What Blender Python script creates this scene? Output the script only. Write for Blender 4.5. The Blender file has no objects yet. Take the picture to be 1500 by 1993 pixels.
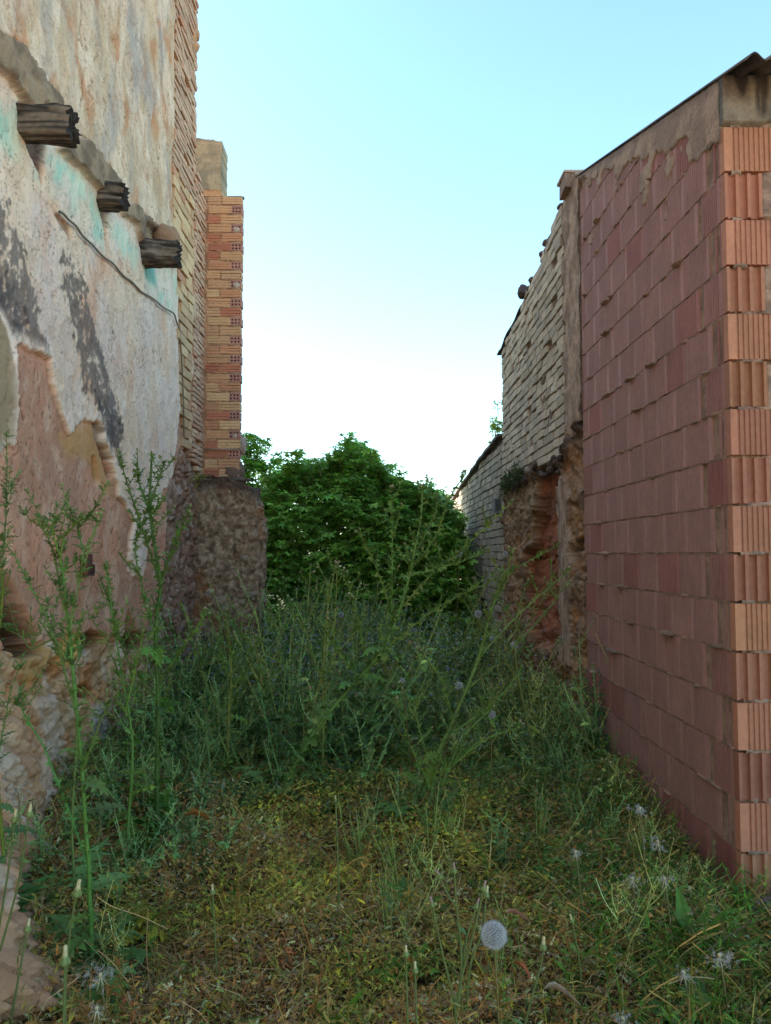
import bpy, math, random
import numpy as np
from mathutils import Vector, Matrix, Euler

random.seed(7)
RNG = np.random.default_rng(11)
scene = bpy.context.scene
COL = scene.collection
PI = math.pi

# ------------------------------------------------------------------ camera
EYE = 1.45
PITCH = math.radians(3.07)
YAW = -0.010
cam_d = bpy.data.cameras.new('camera')
cam_d.sensor_fit = 'VERTICAL'
cam_d.sensor_height = 36.0
cam_d.lens = 1500.0 / 1993.0 * 36.0
cam_d.clip_start = 0.05
cam_d.clip_end = 3000.0
cam = bpy.data.objects.new('camera', cam_d)
COL.objects.link(cam)
cam.location = (0, 0, EYE)
cam.rotation_euler = (PI / 2 + PITCH, 0, YAW)
scene.camera = cam

# ------------------------------------------------------------------ sky, sun, exposure
SUN_EL = math.radians(30.0)
SUN_AZ = math.radians(-80.0)      # from +Y (ahead) towards +X (right); the sun stands ahead to the left, behind the ruin
world = bpy.data.worlds.new('World')
scene.world = world
world.use_nodes = True
wn = world.node_tree.nodes
wl = world.node_tree.links
wn.clear()
sky = wn.new('ShaderNodeTexSky')
sky.sky_type = 'NISHITA'
sky.sun_disc = False
sky.sun_elevation = SUN_EL
sky.sun_rotation = SUN_AZ
sky.air_density = 1.0
sky.dust_density = 0.9
sky.ozone_density = 0.6
bg = wn.new('ShaderNodeBackground')
bg.inputs['Strength'].default_value = 0.13
wo = wn.new('ShaderNodeOutputWorld')
wb = wn.new('ShaderNodeVectorMath'); wb.operation = 'MULTIPLY'
wb.inputs[1].default_value = (0.88, 1.07, 1.0)     # white balance of the shot
wl.new(sky.outputs[0], wb.inputs[0])
wl.new(wb.outputs[0], bg.inputs[0])
wl.new(bg.outputs[0], wo.inputs[0])
sun_d = bpy.data.lights.new('sun', 'SUN')
sun_d.energy = 4.0
sun_d.angle = math.radians(0.6)
sun_d.color = (1.0, 0.93, 0.82)
sun = bpy.data.objects.new('sun', sun_d)
COL.objects.link(sun)
sdir = Vector((math.sin(SUN_AZ) * math.cos(SUN_EL), math.cos(SUN_AZ) * math.cos(SUN_EL), math.sin(SUN_EL)))
sun.rotation_euler = sdir.to_track_quat('Z', 'Y').to_euler()
sun.location = (20, 10, 30)
scene.view_settings.view_transform = 'Standard'
scene.view_settings.look = 'None'
scene.view_settings.exposure = 1.95
scene.view_settings.gamma = 1.0
scene.render.engine = 'CYCLES'
scene.cycles.max_bounces = 6
scene.cycles.diffuse_bounces = 4
scene.cycles.transparent_max_bounces = 4

# ------------------------------------------------------------------ helpers
XL = -1.876     # plane of the left ruin's face
XR = 1.478      # plane of the right-hand walls
RM = Euler((PI / 2 + PITCH, 0, YAW)).to_matrix()
RN = np.array(RM)

def ray(px, py):
    return RM @ Vector(((px - 750.0) / 1500.0, (996.5 - py) / 1500.0, -1.0))

def on_x(px, py, x):
    d = ray(px, py); t = x / d.x
    return (d.y * t, EYE + d.z * t)

def on_y(px, py, y):
    d = ray(px, py); t = y / d.y
    return Vector((d.x * t, y, EYE + d.z * t))

def S(r, g, b, k=1.0):
    f = lambda c: (c / 255.0 / 12.92) if c <= 10.3 else ((c / 255.0 + 0.055) / 1.055) ** 2.4
    return np.array([f(r) * k, f(g) * k, f(b) * k])

def _h(ix, iy, seed):
    n = (ix.astype(np.int64) * 374761393 + iy.astype(np.int64) * 668265263 + seed * 974711) & 0xffffffff
    n = ((n ^ (n >> 13)) * 1274126177) & 0xffffffff
    n = (n ^ (n >> 16)) & 0xffffffff
    return n / 4294967295.0

def perlin(x, y, seed=0):
    x = np.asarray(x, float); y = np.asarray(y, float)
    x0 = np.floor(x); y0 = np.floor(y)
    fx = x - x0; fy = y - y0
    def g(dx, dy):
        a = _h(x0 + dx, y0 + dy, seed) * 2 * PI
        return np.cos(a) * (fx - dx) + np.sin(a) * (fy - dy)
    u = fx * fx * fx * (fx * (fx * 6 - 15) + 10); v = fy * fy * fy * (fy * (fy * 6 - 15) + 10)
    return ((g(0, 0) * (1 - u) + g(1, 0) * u) * (1 - v) + (g(0, 1) * (1 - u) + g(1, 1) * u) * v) * 1.5

def fbm(x, y, o=4, seed=0, gain=0.5):
    r = 0; a = 1.0; s = 0
    for i in range(o):
        r = r + a * perlin(x, y, seed + i * 17); s += a
        x = x * 2.03 + 5.1; y = y * 2.03 + 1.7; a *= gain
    return r / s * 1.3

def worley(x, y, seed=0):
    x0 = np.floor(x); y0 = np.floor(y)
    d1 = np.full(x.shape, 9.0); d2 = np.full(x.shape, 9.0); idv = np.zeros(x.shape)
    for dx in (-1, 0, 1):
        for dy in (-1, 0, 1):
            cx = x0 + dx; cy = y0 + dy
            px = cx + 0.15 + 0.7 * _h(cx, cy, seed); py = cy + 0.15 + 0.7 * _h(cx, cy, seed + 5)
            d = np.hypot(x - px, y - py)
            c = _h(cx, cy, seed + 9)
            closer = d < d1
            d2 = np.where(closer, d1, np.minimum(d2, d))
            idv = np.where(closer, c, idv)
            d1 = np.where(closer, d, d1)
    return d1, d2, idv

def sm(x, a, b):
    t = np.clip((x - a) / (b - a), 0, 1)
    return t * t * (3 - 2 * t)

def mix(a, b, m):
    m = np.asarray(m)[..., None]
    return a * (1 - m) + b * m

def sdpoly(U, V, poly):
    """signed distance, negative inside"""
    n = len(poly)
    d = np.full(U.shape, 1e9); ins = np.zeros(U.shape, bool)
    for i in range(n):
        ax, ay = poly[i]; bx, by = poly[(i + 1) % n]
        ex, ey = bx - ax, by - ay
        wx, wy = U - ax, V - ay
        t = np.clip((wx * ex + wy * ey) / (ex * ex + ey * ey + 1e-12), 0, 1)
        d = np.minimum(d, np.hypot(wx - t * ex, wy - t * ey))
        c = (ay > V) != (by > V)
        with np.errstate(divide='ignore', invalid='ignore'):
            xi = ax + (V - ay) * ex / (ey if ey != 0 else 1e-12)
        ins ^= c & (U < xi)
    return np.where(ins, -d, d)

def sdline(U, V, pts):
    d = np.full(U.shape, 1e9)
    for (ax, ay), (bx, by) in zip(pts[:-1], pts[1:]):
        ex, ey = bx - ax, by - ay
        wx, wy = U - ax, V - ay
        t = np.clip((wx * ex + wy * ey) / (ex * ex + ey * ey + 1e-12), 0, 1)
        d = np.minimum(d, np.hypot(wx - t * ex, wy - t * ey))
    return d

# ------------------------------------------------------------------ materials
def surf_mat(name, rough=0.9, noise=0.18, nscale=45.0, bump=0.35, bscale=120.0, spec=0.25, alb=1.0, tint=(1.28, 1.1, 1.0)):
    m = bpy.data.materials.new(name); m.use_nodes = True
    nt = m.node_tree; n = nt.nodes; l = nt.links
    b = n['Principled BSDF']
    b.inputs['Roughness'].default_value = rough
    b.inputs['Specular IOR Level'].default_value = spec
    at = n.new('ShaderNodeAttribute'); at.attribute_name = 'Col'
    tc = n.new('ShaderNodeTexCoord')
    nz = n.new('ShaderNodeTexNoise'); nz.inputs['Scale'].default_value = nscale
    nz.inputs['Detail'].default_value = 6; nz.inputs['Roughness'].default_value = 0.65
    l.new(tc.outputs['Object'], nz.inputs['Vector'])
    mr = n.new('ShaderNodeMapRange')
    mr.inputs['From Min'].default_value = 0.3; mr.inputs['From Max'].default_value = 0.7
    mr.inputs['To Min'].default_value = (1 - noise) * alb; mr.inputs['To Max'].default_value = (1 + noise) * alb
    l.new(nz.outputs['Fac'], mr.inputs['Value'])
    mx = n.new('ShaderNodeVectorMath'); mx.operation = 'SCALE'
    l.new(at.outputs['Color'], mx.inputs[0]); l.new(mr.outputs[0], mx.inputs['Scale'])
    tn = n.new('ShaderNodeVectorMath'); tn.operation = 'MULTIPLY'; tn.inputs[1].default_value = tint
    l.new(mx.outputs[0], tn.inputs[0])
    l.new(tn.outputs[0], b.inputs['Base Color'])
    nb = n.new('ShaderNodeTexNoise'); nb.inputs['Scale'].default_value = bscale
    nb.inputs['Detail'].default_value = 5; nb.inputs['Roughness'].default_value = 0.7
    l.new(tc.outputs['Object'], nb.inputs['Vector'])
    bp = n.new('ShaderNodeBump'); bp.inputs['Strength'].default_value = bump
    bp.inputs['Distance'].default_value = 0.01
    l.new(nb.outputs['Fac'], bp.inputs['Height']); l.new(bp.outputs[0], b.inputs['Normal'])
    return m

def leaf_mat(name, trans=0.3, rough=0.55, noise=0.2, tint=(1.22, 1.12, 0.9)):
    m = surf_mat(name, rough=rough, noise=noise, nscale=30, bump=0.15, bscale=90, spec=0.3, tint=tint)
    nt = m.node_tree; n = nt.nodes; l = nt.links
    b = n['Principled BSDF']
    tr = n.new('ShaderNodeBsdfTranslucent')
    src = b.inputs['Base Color'].links[0].from_socket
    l.new(src, tr.inputs['Color'])
    ms = n.new('ShaderNodeMixShader'); ms.inputs[0].default_value = trans
    l.new(b.outputs[0], ms.inputs[1]); l.new(tr.outputs[0], ms.inputs[2])
    out = n['Material Output']
    l.new(ms.outputs[0], out.inputs['Surface'])
    return m

M_PLASTER = surf_mat('weathered_plaster', 0.93, 0.12, 60, 0.5, 90, alb=1.12, tint=(1.36, 1.10, 0.98))
M_EARTH = surf_mat('rammed_earth', 0.95, 0.28, 40, 0.8, 70, alb=1.0)
M_BRICK = surf_mat('old_brick', 0.9, 0.16, 50, 0.5, 110, alb=1.0, tint=(1.16, 1.08, 1.0))
M_BLOCK = surf_mat('clay_block', 0.75, 0.12, 35, 0.25, 160, spec=0.35, alb=0.95, tint=(1.12, 1.10, 1.04))
M_MORTAR = surf_mat('mortar', 0.95, 0.22, 60, 0.9, 80, alb=1.0)
M_WOOD = surf_mat('rotten_wood', 0.9, 0.3, 25, 0.8, 60, tint=(0.85, 0.8, 0.78))
M_ROOF = surf_mat('fibre_cement', 0.9, 0.2, 20, 0.4, 90)
M_SOIL = surf_mat('soil', 0.97, 0.4, 18, 1.0, 40)
M_METAL = surf_mat('rusty_metal', 0.6, 0.25, 40, 0.3, 90)
M_LEAF = leaf_mat('weed_leaf', 0.25, 0.6, 0.2, (1.25, 1.12, 0.78))
M_FIG = leaf_mat('fig_leaf', 0.42, 0.4)
M_STEM = leaf_mat('plant_stem', 0.08, 0.6)
M_DRY = leaf_mat('dry_leaf', 0.2, 0.8)
M_PAPPUS = leaf_mat('seed_down', 0.5, 0.8, 0.05, (1.05, 1, 1))

# ------------------------------------------------------------------ mesh plumbing
def make_mesh(name, V, F, C, mat, smooth=False):
    """F: list of int arrays (n,3) or (n,4)"""
    me = bpy.data.meshes.new(name)
    V = np.asarray(V, np.float32)
    me.vertices.add(len(V)); me.vertices.foreach_set('co', V.ravel())
    F = [np.asarray(f, np.int32) for f in F if len(f)]
    loops = np.concatenate([f.ravel() for f in F])
    sizes = np.concatenate([np.full(len(f), f.shape[1], np.int32) for f in F])
    me.loops.add(len(loops)); me.loops.foreach_set('vertex_index', loops)
    me.polygons.add(len(sizes))
    starts = np.concatenate([[0], np.cumsum(sizes)[:-1]]).astype(np.int32)
    me.polygons.foreach_set('loop_start', starts)
    try:
        me.polygons.foreach_set('loop_total', sizes)
    except Exception:
        pass
    me.polygons.foreach_set('use_smooth', np.full(len(sizes), smooth))
    at = me.color_attributes.new('Col', 'FLOAT_COLOR', 'POINT')
    C = np.asarray(C, np.float32)
    if C.ndim == 1: C = np.tile(C, (len(V), 1))
    rgba = np.ones((len(V), 4), np.float32); rgba[:, :3] = np.clip(C, 0, 1)
    at.data.foreach_set('color', rgba.ravel())
    me.materials.append(mat)
    me.update(calc_edges=True); me.validate()
    return me

def link(name, me, parent=None, loc=None):
    o = bpy.data.objects.new(name, me); COL.objects.link(o)
    if parent is not None: o.parent = parent
    if loc is not None: o.location = loc
    return o

def tag(o, label=None, cat=None, group=None, kind=None):
    if label: o['label'] = label
    if cat: o['category'] = cat
    if group: o['group'] = group
    if kind: o['kind'] = kind
    return o

def empty(name, loc=(0, 0, 0), **k):
    o = bpy.data.objects.new(name, None); COL.objects.link(o)
    o.location = loc; o.empty_display_size = 0.1
    return tag(o, **k)

class Acc:
    """collects triangles / quads into one mesh"""
    def __init__(s): s.V = []; s.T = []; s.Q = []; s.C = []; s.n = 0
    def add(s, V, T=None, Q=None, C=(0.5, 0.5, 0.5)):
        V = np.asarray(V, float); k = len(V)
        C = np.asarray(C, float)
        if C.ndim == 1: C = np.tile(C, (k, 1))
        if T is not None and len(T): s.T.append(np.asarray(T, int) + s.n)
        if Q is not None and len(Q): s.Q.append(np.asarray(Q, int) + s.n)
        s.V.append(V); s.C.append(C); s.n += k
    def inst(s, tv, tf, R, L, C, tc=None):
        """many copies of template tv (k,3), tf (m,3); R (n,3,3), L (n,3), C (n,3)"""
        n = len(L)
        if n == 0: return
        k = len(tv)
        V = np.einsum('nij,kj->nki', R, tv) + L[:, None, :]
        T = tf[None] + (np.arange(n) * k)[:, None, None]
        CC = np.repeat(C[:, None, :], k, 1)
        if tc is not None: CC = CC * tc[None, :, None]
        s.T.append(T.reshape(-1, 3) + s.n); s.V.append(V.reshape(-1, 3)); s.C.append(CC.reshape(-1, 3)); s.n += n * k
    def mesh(s, name, mat, smooth=False):
        return make_mesh(name, np.concatenate(s.V), [np.concatenate(s.T) if s.T else [], np.concatenate(s.Q) if s.Q else []],
                         np.concatenate(s.C), mat, smooth)
    def obj(s, name, mat, parent=None, smooth=False, loc=None):
        return link(name, s.mesh(name, mat, smooth), parent, loc)

class Heads:
    """one mesh object per piece"""
    def __init__(s): s.items = []
    def new(s): s.items.append(Acc()); return s.items[-1]
    def add(s, *a, **k): s.items[-1].add(*a, **k)
    @property
    def n(s): return len(s.items)
    def objs(s, name, mat, root):
        for a in s.items:
            if a.n:
                o = a.obj(name, mat, root, True); o.matrix_parent_inverse = Matrix.Translation(-root.location)

def box(acc, x0, x1, y0, y1, z0, z1, c, jit=0.0, bev=0.0):
    P = []
    for z in (z0, z1):
        for (x, y) in ((x0, y0), (x1, y0), (x1, y1), (x0, y1)):
            P.append([x, y, z])
    P = np.array(P, float)
    if jit: P += RNG.uniform(-jit, jit, P.shape)
    acc.add(P, Q=[(0, 3, 2, 1), (4, 5, 6, 7), (0, 1, 5, 4), (1, 2, 6, 5), (2, 3, 7, 6), (3, 0, 4, 7)], C=c)

def tube(acc, P, R, c, sides=5, cap=True):
    P = np.asarray(P, float); n = len(P)
    R = np.broadcast_to(np.asarray(R, float), (n,))
    T = np.gradient(P, axis=0); T /= np.linalg.norm(T, axis=1)[:, None] + 1e-9
    ref = np.array([0.31, 0.95, 0.1]) if abs(T[0] @ np.array([0.31, 0.95, 0.1])) < 0.9 else np.array([1.0, 0, 0])
    N = np.cross(T, ref); N /= np.linalg.norm(N, axis=1)[:, None] + 1e-9
    B = np.cross(T, N)
    a = np.arange(sides) * 2 * PI / sides
    V = P[:, None, :] + R[:, None, None] * (np.cos(a)[None, :, None] * N[:, None, :] + np.sin(a)[None, :, None] * B[:, None, :])
    Q = []
    for i in range(n - 1):
        for j in range(sides):
            k = (j + 1) % sides
            Q.append((i * sides + j, i * sides + k, (i + 1) * sides + k, (i + 1) * sides + j))
    C = np.asarray(c, float)
    if C.ndim == 2: C = np.repeat(C, sides, 0)
    acc.add(V.reshape(-1, 3), Q=Q, C=C)
    return N, B, T

# relief: a displaced sheet with real thickness --------------------------------
def relief(name, mat, us, vs, place, n, hfun, keep=None, thick=0.3, parent=None, flip=False):
    """place(U,V)->(..,3) undisplaced; n: outward normal; hfun(U,V)->(h, color)"""
    U, V = np.meshgrid(us, vs, indexing='ij')
    h, C = hfun(U, V)
    n = np.array(n, float)
    P = place(U, V) + h[..., None] * n
    nu, nv = U.shape
    idx = np.arange(nu * nv).reshape(nu, nv)
    K = np.ones(U.shape, bool) if keep is None else keep(U, V)
    Q = K[:-1, :-1] & K[1:, :-1] & K[:-1, 1:] & K[1:, 1:]
    def q(a, b, c, d, m):
        r = np.stack([a[m], b[m], c[m], d[m]], -1)
        return r[:, ::-1] if flip else r
    F = [q(idx[:-1, :-1], idx[1:, :-1], idx[1:, 1:], idx[:-1, 1:], Q)]
    # rim
    back = idx + nu * nv
    Qp = np.pad(Q, 1)
    def rim(a, b):
        r = np.stack([a, b, b + nu * nv, a + nu * nv], -1)
        return r[:, ::-1] if flip else r
    c0 = Qp[1:-1, 1:-1]
    m = c0 & ~Qp[:-2, 1:-1]; F.append(rim(idx[:-1, 1:][m], idx[:-1, :-1][m])[:, ::-1][:, ::-1])
    m = c0 & ~Qp[2:, 1:-1]; F.append(rim(idx[1:, :-1][m], idx[1:, 1:][m]))
    m = c0 & ~Qp[1:-1, :-2]; F.append(rim(idx[:-1, :-1][m], idx[1:, :-1][m]))
    m = c0 & ~Qp[1:-1, 2:]; F.append(rim(idx[1:, 1:][m], idx[:-1, 1:][m]))
    PB = place(U, V) - thick * n
    allV = np.concatenate([P.reshape(-1, 3), PB.reshape(-1, 3)])
    allC = np.concatenate([C.reshape(-1, 3), C.reshape(-1, 3)])
    # coarse back
    st = 5
    ii = np.unique(np.append(np.arange(0, nu, st), nu - 1)); jj = np.unique(np.append(np.arange(0, nv, st), nv - 1))
    bi = back[np.ix_(ii, jj)]
    KK = K[np.ix_(ii, jj)]
    QQ = KK[:-1, :-1] & KK[1:, :-1] & KK[:-1, 1:] & KK[1:, 1:]
    F.append(q(bi[:-1, 1:], bi[1:, 1:], bi[1:, :-1], bi[:-1, :-1], QQ))
    used = np.zeros(len(allV), bool)
    for f in F:
        if len(f): used[f.ravel()] = True
    remap = np.cumsum(used) - 1
    F = [remap[f] for f in F if len(f)]
    me = make_mesh(name, allV[used], F, allC[used], mat, smooth=True)
    return link(name, me, parent)

# brick field: individually jittered bricks standing proud of a mortar bed --------
def bricks(acc, rects, to3, cols, depth=0.06, jit=0.003, inset=0.004, proud=None):
    """rects: (n,4) u0,u1,v0,v1 ; to3(u,v,h)->xyz"""
    n = len(rects)
    r = np.asarray(rects, float)
    u0, u1, v0, v1 = r.T
    def ring(ins, h):
        U = np.stack([u0 + ins, u1 - ins, u1 - ins, u0 + ins], 1) + jU
        Vv = np.stack([v0 + ins, v0 + ins, v1 - ins, v1 - ins], 1) + jV
        H = h + tilt
        return to3(U, Vv, H)
    jU = RNG.uniform(-jit, jit, (n, 4)); jV = RNG.uniform(-jit, jit, (n, 4))
    tilt = RNG.uniform(-1, 1, (n, 4)) * jit * 0.8 + RNG.uniform(-1, 1, (n, 1)) * jit * 1.3
    if proud is not None: tilt = tilt + proud[:, None]
    V = np.concatenate([ring(inset, 0.0), ring(0, -inset), ring(0, -depth)], 1)   # n,12,3
    k = 12
    q = np.array([(0, 1, 2, 3)] + [(a + 4, (a + 1) % 4 + 4, (a + 1) % 4, a) for a in range(4)] +
                 [(a + 8, (a + 1) % 4 + 8, (a + 1) % 4 + 4, a + 4) for a in range(4)])
    Q = (q[None] + (np.arange(n) * k)[:, None, None]).reshape(-1, 4)
    C = np.repeat(np.asarray(cols)[:, None, :], k, 1).reshape(-1, 3)
    acc.add(V.reshape(-1, 3), Q=Q, C=C)

def rough_rock(acc, c, r, col, seed, sq=(1, 1, 1), amp=0.28):
    nu, nv = 18, 12
    th = np.linspace(0, 2 * PI, nu, endpoint=False); ph = np.linspace(0, PI, nv)
    T, Pp = np.meshgrid(th, ph, indexing='ij')
    D = np.stack([np.cos(T) * np.sin(Pp), np.sin(T) * np.sin(Pp), np.cos(Pp)], -1)
    rr = 1 + amp * fbm(D[..., 0] * 1.6 + D[..., 2] * 1.3 + seed, D[..., 1] * 1.6 + seed * 0.7 - D[..., 2], 4, seed)
    V = D * rr[..., None] * r * np.array(sq) + np.array(c)
    idx = np.arange(nu * nv).reshape(nu, nv); Q = []
    for i in range(nu):
        j = (i + 1) % nu
        for a in range(nv - 1):
            Q.append((idx[i, a], idx[i, a + 1], idx[j, a + 1], idx[j, a]))
    cc = np.asarray(col) * (1 + 0.25 * fbm(D[..., 0] * 4, D[..., 1] * 4 + D[..., 2] * 3, 3, seed))[..., None]
    acc.add(V.reshape(-1, 3), Q=Q, C=cc.reshape(-1, 3))

# ==================================================================== GROUND
def build_ground():
    xs = np.unique(np.concatenate([np.linspace(-900, -12, 14), np.linspace(-12, -3, 20), np.arange(-3, 4, 0.05), np.linspace(4, 12, 20), np.linspace(12, 900, 14)]))
    ys = np.unique(np.concatenate([np.linspace(-300, -4, 10), np.linspace(-4, 1.2, 20), np.arange(1.2, 9, 0.05), np.linspace(9, 30, 60), np.linspace(30, 1500, 20)]))
    def h(U, V):
        near = np.exp(-((U / 8) ** 2 + ((V - 5) / 14) ** 2))
        hh = near * (0.05 * fbm(U * 1.3, V * 1.3, 5, 3) + 0.02 * fbm(U * 9, V * 9, 3, 5)) - 0.02
        edge = np.maximum(sm(-U, 1.35, 1.95) * sm(V, 1.5, 3), sm(U, 1.05, 1.5) * sm(V, 3.4, 4.5)) * (V < 16)
        hh += edge * (0.10 + 0.05 * fbm(U * 5, V * 3, 3, 8))
        c = mix(S(78, 60, 44), S(104, 84, 60), sm(fbm(U * 3, V * 3, 5, 21), -0.3, 0.5))
        c = mix(c, S(60, 66, 36), sm(fbm(U * 2, V * 2, 4, 31), 0.0, 0.6) * 0.6)
        c = mix(c, S(58, 74, 34), sm(V, 9, 10.5) * 0.8); c = c * 0.8
        bounce_yard = np.maximum(np.maximum(1 - sm(V, 0.2, 1.2), sm(U, 4.5, 6) * (1 - sm(V, 2, 3.2))), 0 * V)
        c = mix(c, S(188, 166, 134), bounce_yard)  # pale ground added out of view to bounce light onto the walls
        return hh, c
    us, vs = xs, ys
    U, V = np.meshgrid(us, vs, indexing='ij')
    hh, c = h(U, V)
    P = np.stack([U, V, hh], -1)
    nu, nv = U.shape; idx = np.arange(nu * nv).reshape(nu, nv)
    Q = np.stack([idx[:-1, :-1], idx[1:, :-1], idx[1:, 1:], idx[:-1, 1:]], -1).reshape(-1, 4)
    me = make_mesh('ground', P.reshape(-1, 3), [Q], c.reshape(-1, 3), M_SOIL, True)
    tag(link('ground', me), 'bare brown soil under the weeds of the alley', kind='structure')
build_ground()

def gz(x, y):
    x = np.asarray(x, float); y = np.asarray(y, float)
    near = np.exp(-((x / 8) ** 2 + ((y - 5) / 14) ** 2))
    hh = near * (0.05 * fbm(x * 1.3, y * 1.3, 5, 3)) - 0.02
    edge = np.maximum(sm(-x, 1.35, 1.95) * sm(y, 1.5, 3), sm(x, 1.05, 1.5) * sm(y, 3.4, 4.5))
    return hh + edge * 0.10

# ==================================================================== LEFT RUIN
def PL(pts): return [on_x(px, py, XL) for px, py in pts]

ruin = empty('ruined_wall', (XL, 5.0, 0.0), label='tall ruined wall with peeling stained plaster and rotten beam ends on the left of the alley', cat='wall')
def rel(o): # keep world coordinates while parented to an Empty
    o.matrix_parent_inverse = Matrix.Translation(-o.parent.location); return o

TOPZ = 7.7
def left_keep(U, V):
    n = 0.03 * fbm(U * 6, V * 6, 3, 2)
    top = np.where(U < 7.72 + n, TOPZ, 5.62 - (U - 7.75) * 0.75 + 0.04 * fbm(U * 9, V * 3, 3, 4))
    return (V < top) & (U < 8.325)

def foot_reach(y):
    return np.interp(np.asarray(y, float), [0.2, 1.2, 2.4, 3.0, 3.8, 4.6], [0.0, 0.92, 0.86, 0.60, 0.27, 0.0])

def left_h(U, V):
    W = U + 0.05 * fbm(U * 5, V * 5, 4, 40); Z = V + 0.05 * fbm(U * 5, V * 5, 4, 41)
    W2 = U + 0.03 * fbm(U * 6, V * 6, 3, 42) + 0.006 * fbm(U * 18, V * 18, 3, 420); Z2 = V + 0.03 * fbm(U * 6, V * 6, 3, 43) + 0.006 * fbm(U * 18, V * 18, 3, 430)
    W3 = 0.5 * (W + W2); Z3 = 0.5 * (Z + Z2)
    W2 = W2 + 0.010 * fbm(U * 48, V * 48, 3, 44); Z2 = Z2 + 0.010 * fbm(U * 48, V * 48, 3, 45)
    # ---- plaster surface
    h = 0.022 + 0.018 * fbm(U * 1.3, V * 1.3, 4, 1) + 0.007 * fbm(U * 7, V * 4, 5, 6, 0.6)
    h = h + 0.0022 * fbm(U * 30, V * 30, 3, 7)
    a = fbm(W * 2.2, Z * 1.3, 5, 50); b = fbm(W * 3.5, Z * 1.1, 5, 51); c_ = fbm(W * 9, Z * 4, 4, 52)
    base = mix(S(210, 194, 174), S(202, 190, 180), sm(a, -0.25, 0.35))
    base = mix(base, S(218, 208, 196), sm(b, -0.1, 0.6) * 0.7)
    rust = sm(fbm(W * 2.1 + 9, Z * 1.6, 5, 53) + 0.35 * c_, 0.0, 0.75)
    base = mix(base, S(196, 150, 114), rust * 0.6)
    upper = sm(Z, 3.75, 4.1)
    up = mix(S(186, 170, 144), S(210, 196, 176), sm(fbm(W * 3, Z * 1.2, 5, 54), -0.4, 0.4))
    up = mix(up, S(138, 142, 148), sm(fbm(W * 3, Z * 1.2, 5, 55) + 0.2 * c_, -0.25, 0.6) * 0.75)
    up = mix(up, S(176, 128, 88), sm(fbm(W * 4.2, Z * 2.6, 5, 56) + 0.25 * c_, 0.0, 0.6) * 0.85)
    h = h + upper * 0.003 * fbm(U * 12, V * 6, 4, 561)
    up = mix(up, S(222, 212, 196), sm(fbm(W * 4.5, Z * 2.0, 5, 57), -0.05, 0.6) * 0.7)
    up = up * (0.80 + 0.16 * fbm(W * 1.6, Z * 1.2, 5, 571))[..., None]
    C = mix(base, up, upper * 0.95)
    # paler bluish zone low right of plaster
    pr = sm(W3, 5.4, 6.4) * (1 - upper)
    C = mix(C, S(208, 198, 188), pr * 0.5 * sm(b, -0.4, 0.3))
    # grime spots
    C = mix(C, S(128, 108, 90), sm(fbm(U * 34, V * 26, 4, 58), 0.25, 0.6) * 0.45)
    # fine vertical cracks/drips
    C = mix(C, S(110, 96, 84), sm(-np.abs(fbm(U * 7, V * 2.2, 4, 59)), -0.012, 0.0) * 0.25)
    # flaking paint layers
    fl = fbm(W * 5.5, Z * 3.6, 6, 590, 0.6); fm = sm(fl, 0.06, 0.085)
    C = mix(C, C * np.array([0.90, 0.86, 0.82]), fm * 0.8); h = h - 0.0035 * fm
    C = mix(C, S(116, 96, 82), (sm(fl, 0.05, 0.07) - sm(fl, 0.085, 0.11)) * 0.35)
    f2 = fbm(U * 11, V * 8, 5, 595, 0.6); C = mix(C, C * np.array([1.10, 1.08, 1.05]), sm(f2, 0.12, 0.16) * 0.7); h = h + 0.0015 * sm(f2, 0.12, 0.16)
    # ---- turquoise limewash
    teal = np.zeros(U.shape)
    for poly in ([(-200, 60), (0, 185), (35, 215), (58, 300), (84, 358), (55, 345), (0, 310), (-200, 240)],
                 [(88, 285), (112, 298), (150, 328), (190, 390), (206, 440), (202, 490), (158, 445), (118, 395), (90, 360)],
                 [(272, 500), (300, 518), (345, 518), (345, 615), (312, 592), (285, 560)],
                 [(205, 420), (235, 440), (268, 490), (262, 530), (225, 490)]):
        teal = np.maximum(teal, sm(-sdpoly(W, Z, PL(poly)), -0.07, 0.09))
    tn = sm(fbm(W * 4, Z * 3, 5, 60) + 0.15 * c_, -0.35, 0.25)
    C = mix(C, mix(S(150, 196, 180), S(190, 208, 188), sm(c_, -0.3, 0.3)), teal * (0.12 + 0.72 * tn))
    # deeper blue-green stain below third beam
    C = mix(C, S(84, 160, 150), sm(-sdpoly(W, Z, PL([(275, 515), (300, 518), (300, 560), (288, 550)])), -0.05, 0.03) * 0.8)
    # ---- black mould
    for poly, sd_ in (([(-120, 330), (0, 380), (35, 460), (70, 560), (82, 640), (104, 700), (60, 675), (18, 610), (-120, 520)], 3),
                      ([(-20, 500), (30, 560), (60, 640), (60, 670), (10, 640), (-60, 600)], 4),
                      ([(120, 470), (160, 545), (190, 640), (212, 725), (232, 800), (240, 905), (215, 880), (190, 800), (160, 740), (138, 640), (118, 560)], 5),
                      ([(185, 770), (225, 790), (238, 850), (236, 910), (210, 870), (192, 820)], 6)):
        m = sm(-sdpoly(W, Z, PL(poly)), -0.09, 0.10)
        t = fbm(U * 9, V * 9, 5, 61 + sd_) + 0.6 * fbm(U * 30, V * 26, 3, 71 + sd_)
        k = sm(t + 1.1 * (m - 0.62), -0.12, 0.28) * (m > 0.02)
        C = mix(C, mix(S(86, 82, 82), S(58, 54, 54), sm(t, 0, 0.6)), k * 0.78)
    # ---- grey render patch at far left
    g = sdpoly(W3, Z3, PL([(-900, 480), (-100, 560), (2, 612), (20, 660), (30, 720), (36, 780), (30, 865), (0, 885), (-100, 900), (-900, 900)]))
    gm = sm(-g, -0.004, 0.008)
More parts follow.
